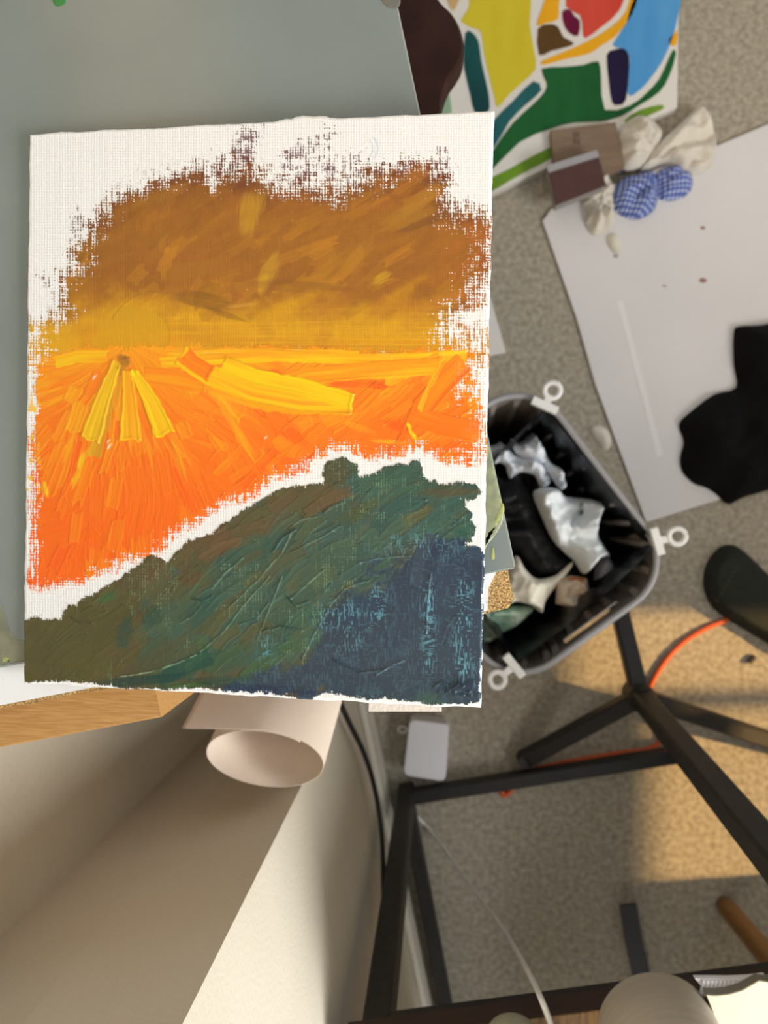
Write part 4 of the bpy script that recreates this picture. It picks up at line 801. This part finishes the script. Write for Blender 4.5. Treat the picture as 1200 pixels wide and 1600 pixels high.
for (a, b, c, d, z) in [(lw, lw / 2, TW - lw, lw / 2, .028), (lw / 2, lw, lw / 2, TD - lw, .028), (lw, TD - lw / 2, TW - lw, TD - lw / 2, .028)]:
    l_ = MB(); l_.beam(tpnt(a, b, z), tpnt(c, d, z), .022, .022); l_.build('foot_rail', M_black_metal, tab)
for (a, b, c, d) in [(lw, lw / 2, TW - lw, lw / 2), (lw / 2, lw, lw / 2, TD - lw), (TW - lw / 2, lw, TW - lw / 2, TD - lw)]:
    l_ = MB(); l_.beam(tpnt(a, b, TZ - .034), tpnt(c, d, TZ - .034), .022, .022); l_.build('top_rail', M_black_metal, tab)
g = .008; o = MB(); o.prism([tpnt(-g, -g, 0), tpnt(TW + g, -g, 0), tpnt(TW + g, TD + g, 0), tpnt(-g, TD + g, 0)], TZ - .022, TZ - .0004, .0); o.build('top_slab', M_wal, tab)
npl = 4
for k in range(npl):
    w0 = (TW + 2 * g) / npl; a0 = -g + w0 * k + .0006; a1 = -g + w0 * (k + 1) - .0006
    o = MB(); o.prism([tpnt(a0, -g + .001, 0), tpnt(a1, -g + .001, 0), tpnt(a1, TD + g - .001, 0), tpnt(a0, TD + g - .001, 0)], TZ - .0004, TZ + .0012, .0004); o.build('plank', M_rus, tab)
tz = TZ + .0014
c = at(1024, 1604, tz); o = MB(); r0 = .0455
M_cup = mat('grey_beige_ceramic', (186, 176, 160), .6, (176, 166, 150), 20, 4, stretch=(1, 1, 9))
vs = thing('ceramic_tumbler', 'matte grey beige cylindrical tumbler on the rustic table', 'tumbler', c)
o.lathe(c, [(r0 * .93, 0), (r0, .003), (r0, .10), (r0 * .97, .102)], 48); o.build('body', M_cup, vs, True)
c2 = at(800, 1622, tz); o = MB(); o.lathe(c2, [(.021, 0), (.022, .002), (.022, .020), (.020, .022)], 32); jr = thing('small_jar', 'small round jar with a dull green lid at the table edge', 'jar', c2)
o.build('body', mat('jar_glass', (150, 146, 124), .3), jr, True); o = MB(); o.lathe(c2 + Vector((0, 0, .0221)), [(.023, 0), (.0235, .004), (.0225, .007)], 32); o.build('lid', mat('jar_lid', (140, 138, 118), .4), jr, True)
# ribbed white cloth under a cream slab with a hollowed edge
rc_ = thing('ribbed_cloth', 'white ribbed cloth strip under the cream tray on the table', 'cloth', at(1130, 1545, tz))
base_ = [(1086, 1530), (1110, 1530), (1140, 1530.5), (1172, 1529), (1196, 1526), (1240, 1560), (1200, 1600), (1122, 1596), (1108, 1556)]
o = MB(); o.prism([(p.x, p.y) for p in wpoly(base_, tz + .005)], tz, tz + .004); o.build('ground_cloth', mat('white_ribbed', (222, 222, 226), .8), rc_)
for k in range(16):
    x = 1094 + k * 6.5; a = at(x + 6, 1531, tz + .0045); b = at(x + 1, 1556, tz + .0045); o = MB(); o.beam(a, b, .0026, .002); o.build('rib', mat('white_ribbed', (222, 222, 226), .8), rc_)
ty = thing('cream_tray', 'cream rounded tray with a grey edge at the lower right table', 'tray', at(1160, 1600, tz + .006))
edge_ = [(1104, 1554), (1112, 1555), (1122, 1555), (1140, 1553), (1160, 1547), (1176, 1538), (1186, 1532), (1200, 1534), (1300, 1520), (1320, 1640), (1260, 1720), (1124, 1690), (1122, 1600)]
zt2 = tz + .014
o = MB(); o.prism([(p.x, p.y) for p in wpoly(edge_, zt2)], tz + .0058, zt2 - .001); o.build('side', mat('tray_grey', (120, 116, 104), .5), ty)
o = MB(); o.prism([(p.x, p.y) for p in wpoly([(x, y + 1) for x, y in edge_], zt2)], zt2 - .001, zt2, .0004); o.build('tray_top', mat('tray_cream', (232, 222, 196), .6), ty)

# wooden stool to the right: only the foot of one leg is in view
M_beech = mat('warm_beech', (124, 88, 50), .55, (140, 102, 60), 60, 4, stretch=(1, 1, .1))
lb0 = at(1131, 1412, 0); sc0 = lb0 + Vector((.155, -.10, 0))
ws = thing('wooden_stool', 'round wooden stool leg standing on carpet beyond the side table', 'stool', Vector((sc0.x, sc0.y, 0)))
o = MB(); o.lathe((sc0.x, sc0.y, .44), [(.13, 0), (.15, .006), (.15, .02), (.146, .025)], 40); o.build('seat', M_beech, ws, False)
for k in range(4):
    a = math.atan2(lb0.y - sc0.y, lb0.x - sc0.x) + k * math.pi / 2; rad = (lb0 - sc0).length
    o = MB(); bt = sc0 + Vector((math.cos(a) * rad, math.sin(a) * rad, .0005)); tpp = sc0 + Vector((math.cos(a) * rad * .62, math.sin(a) * rad * .62, .441)); o.tube([bt, bt + (tpp - bt) * .02, bt + (tpp - bt) * .5, tpp], [.0125, .0145, .017, .017], 16); o.build('leg', M_beech, ws, True)

# ------------------------------------------------------------------ small things on the carpet
cs_ = thing('white_charger', 'white rounded plastic charger block on carpet by the table leg', 'charger', at(666, 1170, 0))
def rbox(pts, z0, z1, r, name, m, par):
    P = [at(x, y, z1) for x, y in pts]; out = []
    for i in range(4):
        a, b, c = P[i - 1], P[i], P[(i + 1) % 4]; p = b + (a - b).normalized() * r; q = b + (c - b).normalized() * r
        for k in range(6): t = k / 5; out.append(p * (1 - t) ** 2 + b * 2 * t * (1 - t) + q * t * t)
    o = MB(); o.prism(out, z0, z1, .002); return o.build(name, m, par)
rbox([(640, 1124), (702, 1132), (696, 1222), (630, 1212)], .0005, .035, .010, 'case', mat('cool_white_plastic', (232, 230, 234), .45), cs_)
rg = MB(); pc = at(629, 1140, .012); rg.tube([pc + Vector((math.cos(t) * .007, math.sin(t) * .005, 0)) for t in [2 * math.pi * i / 16 for i in range(17)]], .002, 8, cap=False); rg.build('cord_loop', M_white_plastic, cs_, True)
def cable(name, pts, r, m, label, n=8): return tag(MB().tube(spline(pts, 8), r, n).build(name, m, None, True), label, 'cable')
M_or = mat('orange_rubber', (220, 96, 44), .5)
cable('orange_cable', [at(1137, 968, .0042), at(1100, 983, .0042), at(1062, 1008, .0042), at(1034, 1040, .0042), at(1014, 1080, .0042), at(1016, 1116, .0042), at(1034, 1146, .0042), at(1020, 1168, .0042), at(960, 1178, .0042), at(880, 1192, .0042), at(810, 1210, .0042), at(784, 1228, .0042), at(788, 1243, .0042), at(800, 1234, .0042)], .0038, M_or, 'orange cable curling across the sunlit carpet past the tripod feet')
M_wc = mat('white_cable', (226, 224, 220), .4)
cable('white_cable', [at(652, 1276, .003), at(668, 1294, .004), at(700, 1336, .05), at(745, 1398, .14), at(790, 1458, .30), at(826, 1520, .50), at(846, 1562, TZ + .014), at(862, 1604, TZ + .007), at(880, 1660, TZ + .0045)], .0024, M_wc, 'thin white cable rising from carpet over the rustic table edge')
M_bc = mat('black_cable', (22, 22, 22), .5); wp_ = C1 + WN * .0165
cable('black_cable', [onplane(x, y, wp_, WN) for x, y in [(520, 1070), (536, 1108), (550, 1138), (566, 1170), (580, 1210), (591, 1260), (597, 1310), (599, 1370), (600, 1440)]], .0035, M_bc, 'black cable hanging along the baseboard of the sunlit wall')
tag(crumple('slipper', [(1098, 908), (1104, 880), (1120, 858), (1138, 851), (1158, 858), (1200, 898), (1262, 960), (1290, 1010), (1268, 1040), (1230, 1026), (1200, 1006), (1160, 982), (1120, 956), (1104, 934)], .0005, .030, mat('dark_green_felt', (26, 30, 22), .9, (34, 37, 28), 60), None, 51, edge=.012, ridge=.06, scale=.06), 'dark green slipper toe with faint yellow marks on sunlit carpet', 'slipper')
sl = bpy.data.objects['slipper']
for k in range(9):
    x = 1118 + k * 3.8; y = 938 - k * 6.4; o = MB(); o.beam(at(x, y, .0312), at(x + 4, y + 1.5, .0312), .0016, .0006); o.build('gold_mark', mat('faded_gold', (74, 68, 34), .8), sl)
o = MB(); o.beam(at(1170, 1035, .004), at(1179, 1025, .004), .006, .006); tag(o.build('plastic_scrap', M_bc), 'tiny black plastic scrap on the sunlit carpet', 'scrap')
stp = MB(); s1, s2, s3 = [at(x, y, z) for x, y, z in ((981, 1413, .022), (990, 1468, .016), (1004, 1530, .004))]
stp.beam(s1, s2, .026, .004); o = stp.build('webbing_strap', mat('black_webbing', (44, 42, 40), .6)); tag(o, 'short black webbing strap on shaded carpet under the table', 'strap')
stp = MB(); stp.beam(s2 - Vector((0, 0, .001)), s3, .026, .004); stp.build('strap_end', M_black_metal, o)
